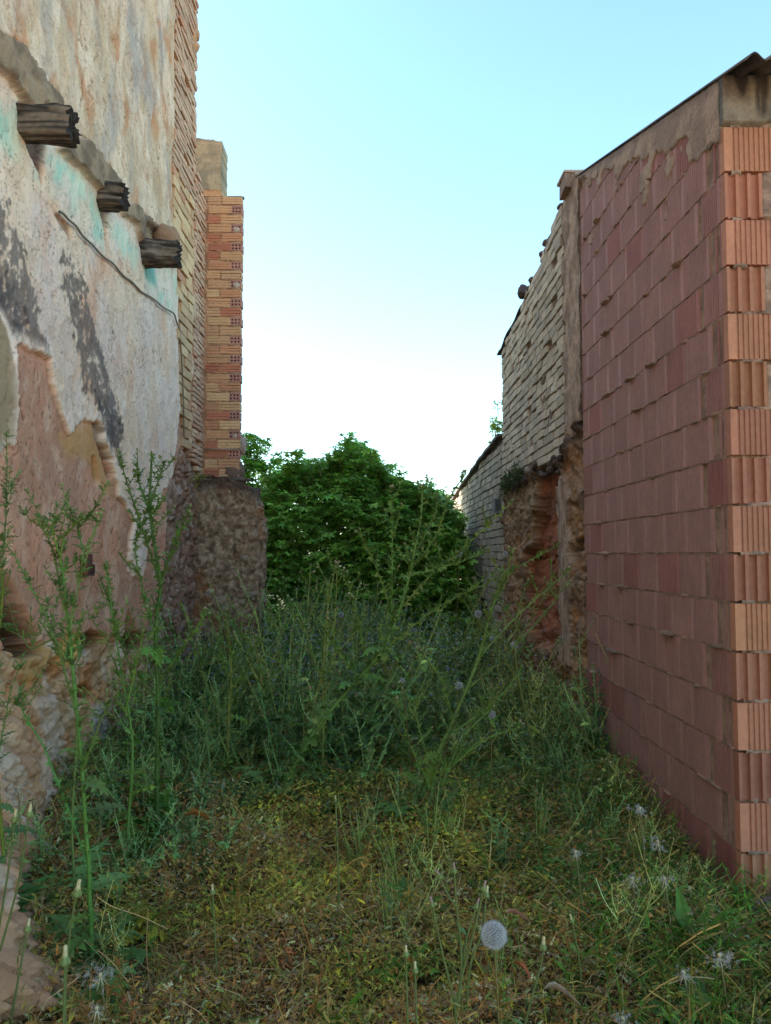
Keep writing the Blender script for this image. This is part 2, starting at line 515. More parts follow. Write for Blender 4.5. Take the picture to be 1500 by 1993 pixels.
    C = mix(C, S(222, 216, 206), sm(-g, -0.05, -0.01) * (1 - gm) * 0.8)
    C = mix(C, S(146, 132, 108), gm); h = h - 0.006 * gm
    # ---- exposed earth render (pinkish)
    E = PL([(-900, 900), (0, 884), (30, 866), (38, 780), (32, 720), (36, 668), (75, 688), (98, 700), (102, 742), (116, 790), (136, 846), (152, 832),
            (166, 820), (190, 818), (200, 850), (222, 900), (230, 960), (246, 985), (262, 1012), (254, 1050), (251, 1112), (266, 1122), (279, 1126), (290, 1060), (300, 1000),
            (318, 955), (334, 930), (341, 880), (349, 800), (430, 780), (430, 3000), (-900, 3000)])
    e = sdpoly(W2, Z2, E)
    em = sm(-e, -0.007, 0.011)
    lift = sm(-e, -0.10, -0.006) * (1 - em)         # plaster lip curls off the wall
    h = h + 0.005 * lift * 0.6 * (0.5 + sm(fbm(U * 4, V * 4, 2, 80), -0.2, 0.4))
    C = mix(C, S(222, 210, 196), lift * 0.45)
    adobe = mix(S(190, 146, 122), S(168, 132, 112), sm(fbm(W * 1.6, Z * 1.2, 4, 81), -0.3, 0.3))
    adobe = mix(adobe, S(172, 122, 96), sm(fbm(W * 3, Z * 0.9, 5, 82), -0.1, 0.7) * 0.7)
    adobe = mix(adobe, S(196, 174, 154), sm(fbm(U * 6, V * 5, 5, 83), -0.1, 0.6) * 0.6)
    pits = sm(fbm(U * 46, V * 19, 4, 84), 0.30, 0.55)
    adobe = mix(adobe, S(92, 70, 56), pits * 0.7)
    ah = 0.002 - 0.008 * sm(e, -0.045, -0.004) + 0.012 * fbm(U * 3, V * 3, 4, 85) + 0.006 * fbm(U * 12, V * 9, 5, 86, 0.6) - 0.006 * pits
    h = h * (1 - em) + ah * em; C = mix(C, adobe, em)
    # ochre crumbling just below lip
    oc = sm(-sdpoly(W, Z, PL([(120, 850), (150, 830), (190, 825), (215, 900), (225, 960), (200, 960), (185, 900), (150, 880), (135, 900)])), -0.05, 0.05)
    C = mix(C, S(176, 140, 92), oc * em * 0.8)
    # ---- rubble base
    Rb = sdpoly(W, Z, PL([(-900, 1150), (-120, 1230), (10, 1262), (60, 1262), (110, 1250), (165, 1232), (215, 1240), (260, 1240), (290, 1230), (318, 1150), (328, 1040), (330, 960),
                          (350, 880), (370, 870), (392, 900), (430, 930), (430, 3000), (-900, 3000)]))
    rm_ = sm(-Rb, -0.015, 0.025)
    d1, d2, idv = worley(U * 5.2 + 0.5 * fbm(U * 4, V * 4, 3, 90), V * 7.5 + 0.5 * fbm(U * 4, V * 4, 3, 91), 3)
    stone = sm(d2 - d1, 0.02, 0.30)
    rh = -0.03 + 0.022 * stone * (0.2 + idv) + 0.045 * fbm(U * 2.6, V * 4, 5, 92, 0.6) + 0.010 * fbm(U * 20, V * 20, 3, 93)
    rh = rh - 0.03 * sm(-np.abs(fbm(U * 2.2, V * 3.5, 4, 921)), -0.07, 0.0)
    rc = mix(S(150, 124, 92), S(178, 152, 122), idv)
    rc = mix(rc, S(160, 108, 62), sm(fbm(W * 3, Z * 3, 4, 94), 0.1, 0.45) * 0.75)
    rc = mix(rc, S(196, 184, 168), sm(fbm(W * 2.6, Z * 2.0, 4, 95) + 0.2 * c_, 0.12, 0.4) * 0.75)
    rc = mix(rc, S(104, 84, 66), (1 - stone) * 0.2 + 0.45 * sm(-np.abs(fbm(U * 2.2, V * 3.5, 4, 921)), -0.05, 0.0))
    far = sm(U, 6.3, 6.9)
    rc = mix(rc, mix(S(138, 112, 98), S(104, 84, 74), sm(fbm(U * 7, V * 7, 5, 96), -0.3, 0.3)), far * 0.9)
    rc = mix(rc, S(150, 140, 132), far * sm(fbm(U * 10, V * 6, 4, 97), 0.15, 0.4) * 0.8)
    h = h * (1 - rm_) + rh * rm_; C = mix(C, rc, rm_)
    # ---- coloured patches in the base
    def patch(poly, col, k=1.0, soft=0.03, dh=0.0):
        nonlocal C, h
        m = sm(-sdpoly(W3, Z3, PL(poly)), -soft, soft)
        C = mix(C, col, m * k); h = h + dh * m
    patch([(42, 1272), (92, 1258), (112, 1290), (88, 1322), (55, 1330)], S(160, 130, 80), 0.8, 0.02, 0.02)
    patch([(110, 1270), (130, 1225), (170, 1235), (165, 1290), (130, 1300)], S(186, 150, 82), 0.7, 0.03)
    patch([(58, 1372), (108, 1352), (132, 1420), (128, 1480), (90, 1485), (70, 1440)], S(174, 162, 150), 0.8, 0.03, 0.02)
    patch([(0, 1390), (50, 1360), (75, 1440), (80, 1560), (0, 1560)], S(168, 136, 108), 0.6, 0.05, 0.04)
    patch([(185, 1370), (215, 1375), (214, 1450), (188, 1440)], S(160, 160, 158), 0.8, 0.03, 0.02)
    patch([(60, 1770), (78, 1640), (92, 1610), (100, 1700), (82, 1840), (60, 1930)], S(176, 176, 168), 0.7, 0.03, 0.02)
    patch([(100, 1600), (115, 1580), (140, 1650), (120, 1900), (90, 1950)], S(190, 142, 104), 0.7, 0.04, 0.03)
    # ---- holes
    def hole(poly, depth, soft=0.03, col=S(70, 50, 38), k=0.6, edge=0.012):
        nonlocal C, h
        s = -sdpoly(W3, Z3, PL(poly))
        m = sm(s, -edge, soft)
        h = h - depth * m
        C = mix(C, col, sm(s, -edge * 0.3, edge) * k)  # shade painted into the hollows as dark brown, out to their rims
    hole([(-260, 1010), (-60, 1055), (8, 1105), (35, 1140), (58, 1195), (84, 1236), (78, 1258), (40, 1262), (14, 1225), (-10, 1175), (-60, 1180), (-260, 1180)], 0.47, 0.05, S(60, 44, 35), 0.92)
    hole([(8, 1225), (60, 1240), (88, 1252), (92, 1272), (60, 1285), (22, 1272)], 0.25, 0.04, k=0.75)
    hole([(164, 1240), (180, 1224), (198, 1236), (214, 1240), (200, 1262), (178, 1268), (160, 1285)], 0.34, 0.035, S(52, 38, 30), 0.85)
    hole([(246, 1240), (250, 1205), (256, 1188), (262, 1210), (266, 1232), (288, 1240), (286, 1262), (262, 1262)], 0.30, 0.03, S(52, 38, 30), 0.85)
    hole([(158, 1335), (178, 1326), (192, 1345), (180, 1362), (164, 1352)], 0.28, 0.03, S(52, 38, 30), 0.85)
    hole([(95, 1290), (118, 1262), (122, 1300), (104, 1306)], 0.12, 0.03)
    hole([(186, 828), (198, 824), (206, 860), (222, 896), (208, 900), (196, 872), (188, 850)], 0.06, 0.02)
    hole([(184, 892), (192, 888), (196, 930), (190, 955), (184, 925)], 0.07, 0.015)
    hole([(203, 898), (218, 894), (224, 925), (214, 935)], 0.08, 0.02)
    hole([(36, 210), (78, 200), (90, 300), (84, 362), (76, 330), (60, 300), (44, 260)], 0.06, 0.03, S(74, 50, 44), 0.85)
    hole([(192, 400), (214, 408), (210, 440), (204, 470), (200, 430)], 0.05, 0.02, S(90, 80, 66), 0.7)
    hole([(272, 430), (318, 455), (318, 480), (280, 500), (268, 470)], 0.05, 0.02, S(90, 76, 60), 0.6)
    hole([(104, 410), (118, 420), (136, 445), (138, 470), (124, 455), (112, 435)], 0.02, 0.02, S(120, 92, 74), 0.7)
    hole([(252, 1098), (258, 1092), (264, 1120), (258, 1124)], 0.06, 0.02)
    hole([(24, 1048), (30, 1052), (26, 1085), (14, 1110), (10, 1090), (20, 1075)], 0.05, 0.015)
    # ---- band of old floor screed between the beams
    for poly in ([(-500, -250), (-120, -30), (0, 72), (28, 88), (60, 132), (112, 196), (106, 214), (50, 208), (30, 182), (0, 142), (-120, 40), (-500, -180)],
                 [(106, 282), (160, 268), (186, 306), (216, 338), (228, 356), (196, 372), (176, 362), (150, 327), (125, 306)],
                 [(226, 398), (252, 398), (292, 433), (312, 458), (276, 484), (270, 470), (255, 432), (236, 422)]):
        s = -sdpoly(W2, Z2, PL(poly))
        m = sm(s, -0.005, 0.012)
        h = h + (0.055 + 0.01 * fbm(U * 8, V * 8, 3, 99)) * m
        C = mix(C, mix(S(134, 120, 100), S(104, 92, 78), sm(fbm(W * 6, Z * 6, 4, 98), -0.3, 0.3)), m)
    bm0 = sm(U, 6.9, 7.0)
    # ---- network of fine cracks in the earth render
    for sd, fq in ((930, 1.3), (940, 2.1)):
        cr = np.abs(fbm(W * fq, Z * fq * 0.8, 5, sd, 0.6)); cmk = (1 - sm(cr, 0.002, 0.012)) * sm(fbm(U * 1.1, V * 1.1, 2, sd + 3), -0.1, 0.3)
        h = h - 0.010 * cmk * (1 - bm0); C = mix(C, S(84, 66, 54), cmk * 0.7 * (1 - bm0))
    # ---- cracks; the dark lines above the screed are painted overhang shade
    for pts, w, dp in (([(158, -200), (157, 0), (156, 60), (163, 110), (159, 160), (152, 210)], 0.006, 0.02),
                       ([(-120, -35), (0, 68), (30, 84), (62, 128), (114, 195)], 0.010, 0.02),
                       ([(158, 262), (186, 300), (224, 350)], 0.008, 0.015),
                       ([(166, 1115), (164, 1120), (168, 1150)], 0.006, 0.02),
                       ([(172, 1170), (176, 1200), (180, 1210)], 0.005, 0.015),
                       ([(48, 775), (46, 800), (52, 815)], 0.006, 0.02),
                       ([(300, 820), (296, 850), (305, 880)], 0.004, 0.01),
                       ([(64, 300), (66, 330), (68, 372)], 0.004, 0.01),
                       ([(228, 300), (240, 330), (236, 350)], 0.004, 0.01),
                       ([(218, 640), (222, 665)], 0.006, 0.01)):
        dd = sdline(W2, Z2, PL(pts))
        m = 1 - sm(dd, w * 0.4, w * 1.5)
        h = h - dp * m; C = mix(C, S(66, 54, 46), m * 0.85)
    # ---- bed for the brickwork at the far end of the wall
    be = sdpoly(W2, Z2, PL([(338, -2000), (338, 0), (339, 250), (334, 330), (336, 450), (343, 520), (346, 600), (348, 760), (352, 850), (372, 872), (392, 905), (440, 930), (440, -2000)]))
    bm = sm(-be, -0.004, 0.008)
    bh = -0.012 + 0.012 * fbm(U * 10, V * 12, 4, 100)
    bc = mix(S(176, 146, 122), S(148, 124, 106), sm(fbm(U * 8, V * 8, 4, 101), -0.3, 0.3))
    h = h * (1 - bm) + bh * bm; C = mix(C, bc, bm)
    # mortar blobs column between the two brickworks
    col_u = 1 - sm(np.abs(W - 7.72), 0.05, 0.12)
    lump = sm(fbm(U * 7, V * 3.2, 4, 102), -0.05, 0.35) * bm * col_u
    h = h + 0.045 * lump; C = mix(C, S(176, 160, 142), lump * 0.7)
    # eroded foot of the wall spreading out over the ground near the camera
    ft = foot_reach(U) * (1 - sm(V + 0.10 * fbm(U * 2.5, V * 2.5, 4, 950), 0.05, 0.85))
    lump_ = fbm(U * 3.2, V * 5, 5, 951, 0.6)
    h = h + ft * (1 + 0.26 * lump_) + 0.05 * sm(ft, 0.02, 0.2) * fbm(U * 10, V * 12, 5, 952, 0.62)
    fm_ = sm(ft, 0.03, 0.16)
    fc_ = mix(S(176, 146, 116), S(150, 122, 98), sm(lump_, -0.3, 0.3))
    fc_ = mix(fc_, S(172, 166, 156), sm(fbm(U * 5 + V * 2, V * 2, 5, 953), 0.02, 0.3) * 0.75)
    fc_ = mix(fc_, S(96, 78, 64), sm(-np.abs(fbm(U * 3 + V, V * 1.6, 5, 954, 0.6)), -0.05, 0.0) * 0.7)
    fc_ = mix(fc_, S(184, 132, 92), sm(fbm(U * 2.4, V * 2, 4, 955), 0.15, 0.4) * 0.6)
    C = mix(C, fc_, fm_ * 0.85)
    return h, C

us = np.concatenate([np.arange(-3.0, 1.5, 0.15), np.arange(1.5, 3.5, 0.016), np.arange(3.5, 8.33, 0.0115)])
vs = np.concatenate([np.arange(-0.15, 5.3, 0.0095), np.arange(5.3, TOPZ + 0.03, 0.016)])
o = relief('wall_face', M_PLASTER, us, vs, lambda U, V: np.stack([np.full(U.shape, XL - 0.018), U, V], -1), (1, 0, 0), left_h, left_keep, 0.5, ruin)
rel(o)

# brickwork of the ruin
def left_brickwork():
    acc = Acc()
    def run(ulo, uhi, L, H, gap, seed, colA, colB, keep):
        rs, cs, pr = [], [], []
        v = 1.9; k = 0
        r = random.Random(seed)
        while v < TOPZ - 0.06:
            u = ulo - r.random() * L * 0.3 - (L / 2 if k % 2 else 0)
            while u < uhi:
                l = L * r.uniform(0.9, 1.06)
                a, b = max(u, ulo), min(u + l - gap, uhi)
                vv = v + 0.012 * math.sin(u * 2 + seed) + r.uniform(-0.003, 0.003)
                if b - a > 0.05 and keep((a + b) / 2, vv + H / 2):
                    rs.append((a, b, vv, vv + H - gap + r.uniform(-0.004, 0.003)))
                    t = r.random()
                    c = colA * (1 - t) + colB * t
                    if r.random() < 0.04: c = S(186, 136, 110)
                    cs.append(c * r.uniform(0.85, 1.12)); pr.append(r.uniform(-0.004, 0.008))
                u += l
            v += H; k += 1
        if rs: bricks(acc, rs, lambda U, V, Hh: np.stack([XL + 0.006 + Hh, U, V], -1), np.array(cs), 0.07, 0.005, 0.004, np.array(pr))
    edge = PL([(338, 0), (339, 250), (334, 330), (336, 450), (343, 520), (346, 600), (348, 760), (354, 850)])
    ez = sorted([(z, u) for u, z in edge])
    ezz = np.array([a for a, _ in ez]); ezu = np.array([b for _, b in ez])
    def k1(u, z):
        lo = np.interp(z, ezz, ezu)
        if u < lo + 0.02: return False
        zl = np.interp(u, [7.0, 7.4, 7.72, 8.25], [2.55, 2.5, 2.42, 2.2])
        if z < zl: return False
        zt = TOPZ if u < 7.7 else 5.58 - (u - 7.75) * 0.75
        return z < zt - 0.03 and random.random() > 0.02
    run(6.9, 7.68, 0.25, 0.098, 0.013, 3, S(206, 176, 140), S(188, 150, 118), lambda u, z: k1(u, z) and z < 5.0)
    run(6.9, 7.72, 0.25, 0.055, 0.012, 5, S(194, 164, 142), S(178, 142, 120), lambda u, z: k1(u, z) and z >= 5.0)
    run(7.76, 8.2, 0.24, 0.052, 0.011, 6, S(200, 168, 146), S(184, 146, 124), k1)
    rel(acc.obj('brickwork', M_BRICK, ruin))
left_brickwork()

def edge_stones():
    acc = Heads(); r = random.Random(4)
    for i in range(15):
        z = 6.2 + r.random() * 1.45
        rough_rock(acc.new(), (XL - 0.05 + r.uniform(-0.03, 0.03), 7.66 + r.uniform(-0.1, 0.05), z), r.uniform(0.04, 0.08), S(176, 146, 116) * r.uniform(0.8, 1.1), 20 + i, (0.9, 1, 0.9))
    acc.objs('loose_stone', M_EARTH, ruin)
edge_stones()

def beam(rootpx, tippx, py0, py1, seed, flat=False):
    u, z1 = on_x(rootpx, py0, XL); _, z0 = on_x(rootpx, py1, XL)
    zc = (z0 + z1) / 2; hh = abs(z1 - z0) / 2
    tip = on_y(tippx, (py0 + py1) / 2, u)
    L = tip.x - XL
    na, nl = 44, 44
    a = np.linspace(0, 2 * PI, na, endpoint=False)
    ca, sa = np.cos(a), np.sin(a)
    sq = 1.0 / np.maximum(np.abs(ca), np.abs(sa)) ** 0.8
    V = []; C = []
    xs = np.linspace(-0.25, L, nl)
    for i, x in enumerate(xs):
        t = max(0, x / L)
        gr = 0.5 * fbm(ca * 3.2 + 3, sa * 3.2 + x * 2.5, 4, seed) + 0.55 * fbm(ca * 7, sa * 7 + x * 1.2, 4, seed + 1)
        ga = fbm(np.cos(a) * 6, np.sin(a) * 6 + x * 3, 3, seed + 3)
        split = np.exp(-((a - 1.2 - seed * 0.7 + x) % (2 * PI) - 1.5) ** 2 / 0.02) + 0.8 * np.exp(-((a + seed + 0.6 * x) % (2 * PI) - 4.0) ** 2 / 0.012)
        rr = (1 + 0.26 * gr + 0.10 * fbm(ca * 3 + x * 6, sa * 3 + x * 4, 4, seed + 30) - 0.45 * sm(ga, 0.05, 0.5) * t ** 1.5 - 0.08 * t - 0.22 * split)
        w = 0.078 + 0.012 * math.sin(x * 14 + seed); 
        xx = x + (0.05 * fbm(ca * 3, sa * 3, 3, seed + 6)) * (t > 0.9)
        yy = u + w * ca * sq * rr; zz = zc + hh * sa * sq * rr - 0.012 * t
        V.append(np.stack([np.full(na, 1.0) * xx + XL, yy, zz], -1))
        g = sm(fbm(a * 8, np.full(na, x * 3), 4, seed + 9), -0.3, 0.3)
        C.append(mix(S(62, 53, 47), S(148, 132, 118), g * (1 - np.clip(split, 0, 1))))
    V = np.array(V); C = np.array(C)
    acc = Acc()
    idx = np.arange(na * nl).reshape(nl, na)
    Q = [(idx[i, j], idx[i, (j + 1) % na], idx[i + 1, (j + 1) % na], idx[i + 1, j]) for i in range(nl - 1) for j in range(na)]
    acc.add(V.reshape(-1, 3), Q=Q, C=C.reshape(-1, 3))
    # splintered end: concentric rings recessed unevenly
    prev = V[-1]; cen = prev.mean(0)
    rings = [prev]
    for s in (0.8, 0.55, 0.3, 0.05):
        rg = cen + (prev - cen) * s
        rg[:, 0] += 0.03 * fbm(rg[:, 1] * 60 + seed, rg[:, 2] * 60, 3, seed) - 0.02 * (1 - s)
        rings.append(rg)
    RV = np.array(rings); idx = np.arange(5 * na).reshape(5, na)
    Q = [(idx[i, j], idx[i, (j + 1) % na], idx[i + 1, (j + 1) % na], idx[i + 1, j]) for i in range(4) for j in range(na)]
    acc.add(RV.reshape(-1, 3), Q=Q, C=S(66, 56, 50))
    o = acc.obj('beam_end', M_WOOD, ruin, True); rel(o); return o
b1 = beam(48, 142, 210, 275, 5); b1['label'] = 'darkest and largest broken beam end, nearest on the plastered wall'
b2 = beam(195, 242, 355, 408, 12); b2['label'] = 'middle grey beam end sticking out of the plastered wall'
b3 = beam(278, 347, 468, 518, 21); b3['label'] = 'farthest beam end, split along its side and patched with render'
acc = Acc()
p = on_x(300, 470, XL); rough_rock(acc, (XL + 0.10, p[0] - 0.02, p[1] + 0.03), 0.13, S(132, 112, 94), 77, (0.9, 0.55, 0.8), 0.2)
rel(acc.obj('render_lump', M_PLASTER, ruin, True))

# cable and bracket
acc = Acc()
cp = PL([(108, 412), (128, 428), (150, 452), (180, 485), (210, 512), (240, 541), (270, 566), (305, 592), (334, 612), (345, 640), (349, 700), (352, 790), (354, 850)])
P = np.array([[XL + 0.022 + 0.004 * math.sin(i * 1.9), u, z] for i, (u, z) in enumerate(cp)])
t = np.linspace(0, len(P) - 1, 80); P = np.stack([np.interp(t, np.arange(len(P)), P[:, k]) for k in range(3)], -1)
P[:, 2] += 0.006 * np.sin(t * 5)
tube(acc, P, 0.0075, S(112, 104, 86), 6)
rel(acc.obj('cable', M_METAL, ruin, True))
acc = Acc()
u0, z1 = on_x(161, 1078, XL); u1, z0 = on_x(176, 1117, XL)
box(acc, XL - 0.02, XL + 0.012, u0, u1, z0, z1, S(92, 60, 52), 0.002)
box(acc, XL + 0.012, XL + 0.030, u0, u0 + 0.012, z0, z1, S(112, 74, 62), 0.002)
box(acc, XL + 0.012, XL + 0.022, u0 + 0.02, u1 + 0.01, z0 - 0.01, z0 + 0.012, S(64, 42, 38), 0.003)
box(acc, XL + 0.012, XL + 0.03, u1 - 0.012, u1 + 0.006, z0 + 0.01, z0 + 0.06, S(70, 46, 40), 0.003)
rel(acc.obj('metal_bracket', M_METAL, ruin))

def build_sun_blocker():  # unseen house added to keep direct sun out of the alley
    root = empty('sun_blocking_house', (-5.5, 10.5, 0), label='added unseen house behind the ruin, blocking the sun from the alley', cat='house')
    a = Acc(); box(a, -9.0, -2.6, 7.95, 14.2, -0.1, 6.85, S(196, 186, 170)); rel(a.obj('sun_blocker_walls', M_PLASTER, root))
    a = Acc(); box(a, -9.2, -2.62, 7.9, 14.2, 6.853, 7.0, S(150, 110, 90)); rel(a.obj('roof', M_BRICK, root))
    for i in range(2):
        a = Acc(); y = 9.2 + i * 2; box(a, -2.6, -2.585, y, y + 0.9, 3.9, 5.1, S(70, 66, 60)); rel(a.obj('window', M_METAL, root))
build_sun_blocker()

# ==================================================================== BRICK PILLAR with grey block, on rubble pier
PY = 8.30
def build_pillar():
    x0, x1 = XL, on_y(468.5, 600, PY).x
    zt = on_y(440, 380, PY).z; zb = on_y(440, 928, PY).z
    root = empty('brick_pillar', ((x0 + x1) / 2, PY + 0.2, 2.2), label='slender pillar of hollow orange bricks above the rubble pier', cat='pillar')
    core = Acc()
    zs = np.linspace(zb - 0.05, zt - 0.02, 260); xs_ = np.linspace(x0 - 0.03, x1 - 0.124, 24)
    U, V = np.meshgrid(xs_, zs, indexing='ij')
    h = 0.006 * fbm(U * 18, V * 26, 4, 5) - 0.006
    P = np.stack([U, PY - 0.003 - h, V], -1)
    idx = np.arange(U.size).reshape(U.shape)
    Q = np.stack([idx[:-1, :-1], idx[1:, :-1], idx[1:, 1:], idx[:-1, 1:]], -1).reshape(-1, 4)
    cc = mix(S(186, 150, 120), S(150, 120, 98), sm(fbm(U * 12, V * 12, 4, 6), -0.3, 0.3))
    core.add(P.reshape(-1, 3), Q=Q, C=cc.reshape(-1, 3))
    box(core, x0 - 0.03, x1 - 0.124, PY + 0.02, PY + 0.115, zb - 0.05, zt - 0.02, S(160, 128, 104))
    box(core, x0 - 0.02, x1 - 0.012, PY + 0.098, PY + 0.113, zb - 0.05, zt - 0.03, S(160, 128, 104))
    for k in range(30):
        zz = zb + k * (zt - zb) / 30.0; box(core, x1 - 0.126, x1 - 0.007, PY + 0.001, PY + 0.099, zz - 0.0185, zz - 0.0005, S(176, 146, 122), 0.001)
    o = core.obj('mortar_core', M_MORTAR, root, True); rel(o)
    acc = Acc(); r = random.Random(12)
    pitch = (zt - zb) / 30.0
    rs, cs, pr = [], [], []
    W = x1 - x0
    pal = [S(212, 172, 128), S(218, 180, 136), S(206, 154, 116), S(190, 112, 84), S(212, 164, 122), S(184, 104, 80), S(206, 162, 124), S(200, 140, 104)]
    pal = [p_ * 0.72 + S(192, 150, 128) * 0.28 for p_ in pal]
    def stretcher(a, b, z, H, c):
        # three bands separated by scored grooves
        g = 0.0035; bh = (H - 2 * g) / 3
        c = c * r.uniform(0.88, 1.1)
        dz = r.uniform(-0.003, 0.003)
        for i in range(3):
            rs.append((a, b, z + dz + i * (bh + g), z + dz + i * (bh + g) + bh)); cs.append(c); pr.append(prr)
    holes = Acc()
    for k in range(30):
        z = zb + k * pitch; H = pitch - 0.019
        prr = r.uniform(-0.004, 0.006)
        if k % 2 == 0 and k > 0:
            stretcher(x0 + 0.02, x0 + 0.02 + 0.245, z, H, r.choice(pal))
            a = x1 - 0.118 + r.uniform(-0.004, 0.004); b = x1 + r.uniform(-0.003, 0.006)
            # header: face with six holes
            c = S(176, 128, 118) * r.uniform(0.9, 1.1)
            ux = np.array([0, .10, .29, .39, .61, .71, .90, 1.0]); vx = np.array([0, .14, .43, .57, .86, 1.0])
            ux = np.array([0, .09, .30, .395, .605, .70, .91, 1.0])
            X = a + ux * (b - a); Z = z + vx * H
            yf = PY - 0.004
            for i in range(7):
                for j in range(5):
                    hole_ = (i % 2 == 1) and (j % 2 == 1)
                    if not hole_:
                        holes.add([(X[i], yf, Z[j]), (X[i + 1], yf, Z[j]), (X[i + 1], yf, Z[j + 1]), (X[i], yf, Z[j + 1])], Q=[(0, 1, 2, 3)], C=c)
                    else:
                        # octagonal mouth and shaft
                        cx, cz = (X[i] + X[i + 1]) / 2, (Z[j] + Z[j + 1]) / 2
                        rx, rz = (X[i + 1] - X[i]) / 2, (Z[j + 1] - Z[j]) / 2
                        sqv = [(X[i], yf, Z[j]), (cx, yf, Z[j]), (X[i + 1], yf, Z[j]), (X[i + 1], yf, cz), (X[i + 1], yf, Z[j + 1]), (cx, yf, Z[j + 1]), (X[i], yf, Z[j + 1]), (X[i], yf, cz)]
                        ang = [math.radians(t) for t in (225, 270, 315, 0, 45, 90, 135, 180)]
                        ci = [(cx + rx * 0.9 * math.cos(t), yf, cz + rz * 0.9 * math.sin(t)) for t in ang]
                        cb = [(x_, yf + 0.09, z_) for x_, _, z_ in ci]
                        Q = [(m, (m + 1) % 8, 8 + (m + 1) % 8, 8 + m) for m in range(8)] + [(8 + m, 8 + (m + 1) % 8, 16 + (m + 1) % 8, 16 + m) for m in range(8)]
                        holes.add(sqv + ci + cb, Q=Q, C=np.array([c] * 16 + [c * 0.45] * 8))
            box(holes, a, b, yf + 0.0001, yf + 0.118, z - 0.001, z + 0.0, c)
            box(holes, b, b + 0.002, yf, yf + 0.118, z, z + H, c); box(holes, a, b, yf + 0.001, yf + 0.118, z + H, z + H + 0.002, c)
        else:
            s = x0 + 0.145 + r.uniform(-0.01, 0.012)
            stretcher(x0 + 0.005, s, z, H, r.choice(pal))
            stretcher(s + 0.012, x1 + r.uniform(-0.004, 0.006), z, H, r.choice(pal))
    bricks(acc, rs, lambda U, V, Hh: np.stack([U, PY - 0.004 - Hh, V], -1), np.array(cs), 0.10, 0.0025, 0.0015, np.array(pr))
    # bricks' flank seen from the side
    rs, cs, pr = [], [], []
    for k in range(30):
        z = zb + k * pitch; H = pitch - 0.019
        rs.append((PY + 0.02, PY + 0.12, z, z + H)); cs.append(r.choice(pal) * r.uniform(.8, 1)); pr.append(0)
    bricks(acc, rs, lambda U, V, Hh: np.stack([x1 - 0.002 + Hh, U, V], -1), np.array(cs), 0.02, 0.003, 0.002, np.array(pr))
    rel(acc.obj('bricks', M_BRICK, root)); rel(holes.obj('hollow_brick_ends', M_BRICK, root))
    # mortar smears
    sm_ = Acc()
    for i in range(34):
        k = r.randrange(30)
        rough_rock(sm_, (r.uniform(x0 + 0.02, x1 - 0.02), PY - 0.002, zb + k * pitch - 0.008), r.uniform(0.012, 0.03), S(176, 142, 114) * r.uniform(.85, 1.05), 300 + i, (1.6, 0.35, 0.45))
    for i in range(5):
        k = r.choice([4, 14, 20, 26])
        rough_rock(sm_, (x1 - 0.05 + r.uniform(-.02, .03), PY, zb + k * pitch + 0.03), r.uniform(0.02, 0.035), S(178, 168, 158), 400 + i, (1, 0.4, 1))
    rough_rock(sm_, (x1 + 0.01, PY + 0.08, zb + 3.4 * pitch), 0.075, S(160, 146, 136), 481, (0.7, 1, 1.4))
    # flat tile course near the foot
    box(sm_, x0, x1 - 0.01, PY - 0.022, PY + 0.05, zb + 3.0 * pitch - 0.022, zb + 3.0 * pitch - 0.004, S(160, 140, 124), 0.003)
    rough_rock(sm_, (x1 - 0.07, PY + 0.03, zb + 0.6 * pitch), 0.11, S(112, 96, 88), 482, (1.1, 0.4, 1.2))
    rel(sm_.obj('mortar_smears', M_MORTAR, root, True))
    # grey rendered block on top
    gx0, gx1 = on_y(366, 300, PY).x, on_y(432, 300, PY).x
    gz0, gz1 = zt - 0.01, on_y(400, 266, PY).z
    blk = empty('rendered_block', ((gx0 + gx1) / 2, PY + 0.2, gz0), label='grey cement rendered block on top of the slender brick pillar', cat='parapet')
    a = Acc()
    def hf(U, V):
        d1, d2, idv = worley(U * 3.3, V * 3.3, 8)
        hh = 0.004 * fbm(U * 8, V * 8, 4, 3) + 0.003 * fbm(U * 25, V * 25, 3, 4)
        c = mix(S(160, 152, 130), S(132, 128, 112), sm(fbm(U * 5, V * 5, 5, 10), -0.3, 0.3))
        c = mix(c, S(108, 100, 88), sm(-np.abs(d2 - d1), -0.03, 0.0) * 0.4)
        c = mix(c, S(110, 102, 90), sm(V, gz1 - 0.08, gz1) * 0.6)
        # bare bricks showing at the foot
        f = 1 - sm(V + 0.02 * fbm(U * 14, V * 3, 3, 5), gz0 + 0.05, gz0 + 0.075)
        c = mix(c, S(186, 150, 116), f); hh = hh - 0.012 * f
        return hh, c
    kp = lambda U, V: (V < gz1 - (U - gx0) * 0.14 + 0.012 * fbm(U * 14, U * 0, 3, 4)) & (U < gx1 + 0.008 * fbm(V * 9, V * 0, 3, 9))
    o = relief('block_face', M_PLASTER, np.linspace(gx0, gx1, 70), np.linspace(gz0, gz1 + 0.03, 100),
               lambda U, V: np.stack([U, np.full(U.shape, PY - 0.006), V], -1), (0, -1, 0), hf, kp, 0.32, blk)
    rel(o)
    c = Acc()
    for i in range(6):
        rough_rock(c, (x1 - 0.02 - i * 0.025, PY + 0.07, zt + 0.0), 0.035, S(96, 84, 72), 500 + i, (1, 1.2, 0.5))
    rel(c.obj('mortar_cap', M_MORTAR, root, True))
build_pillar()

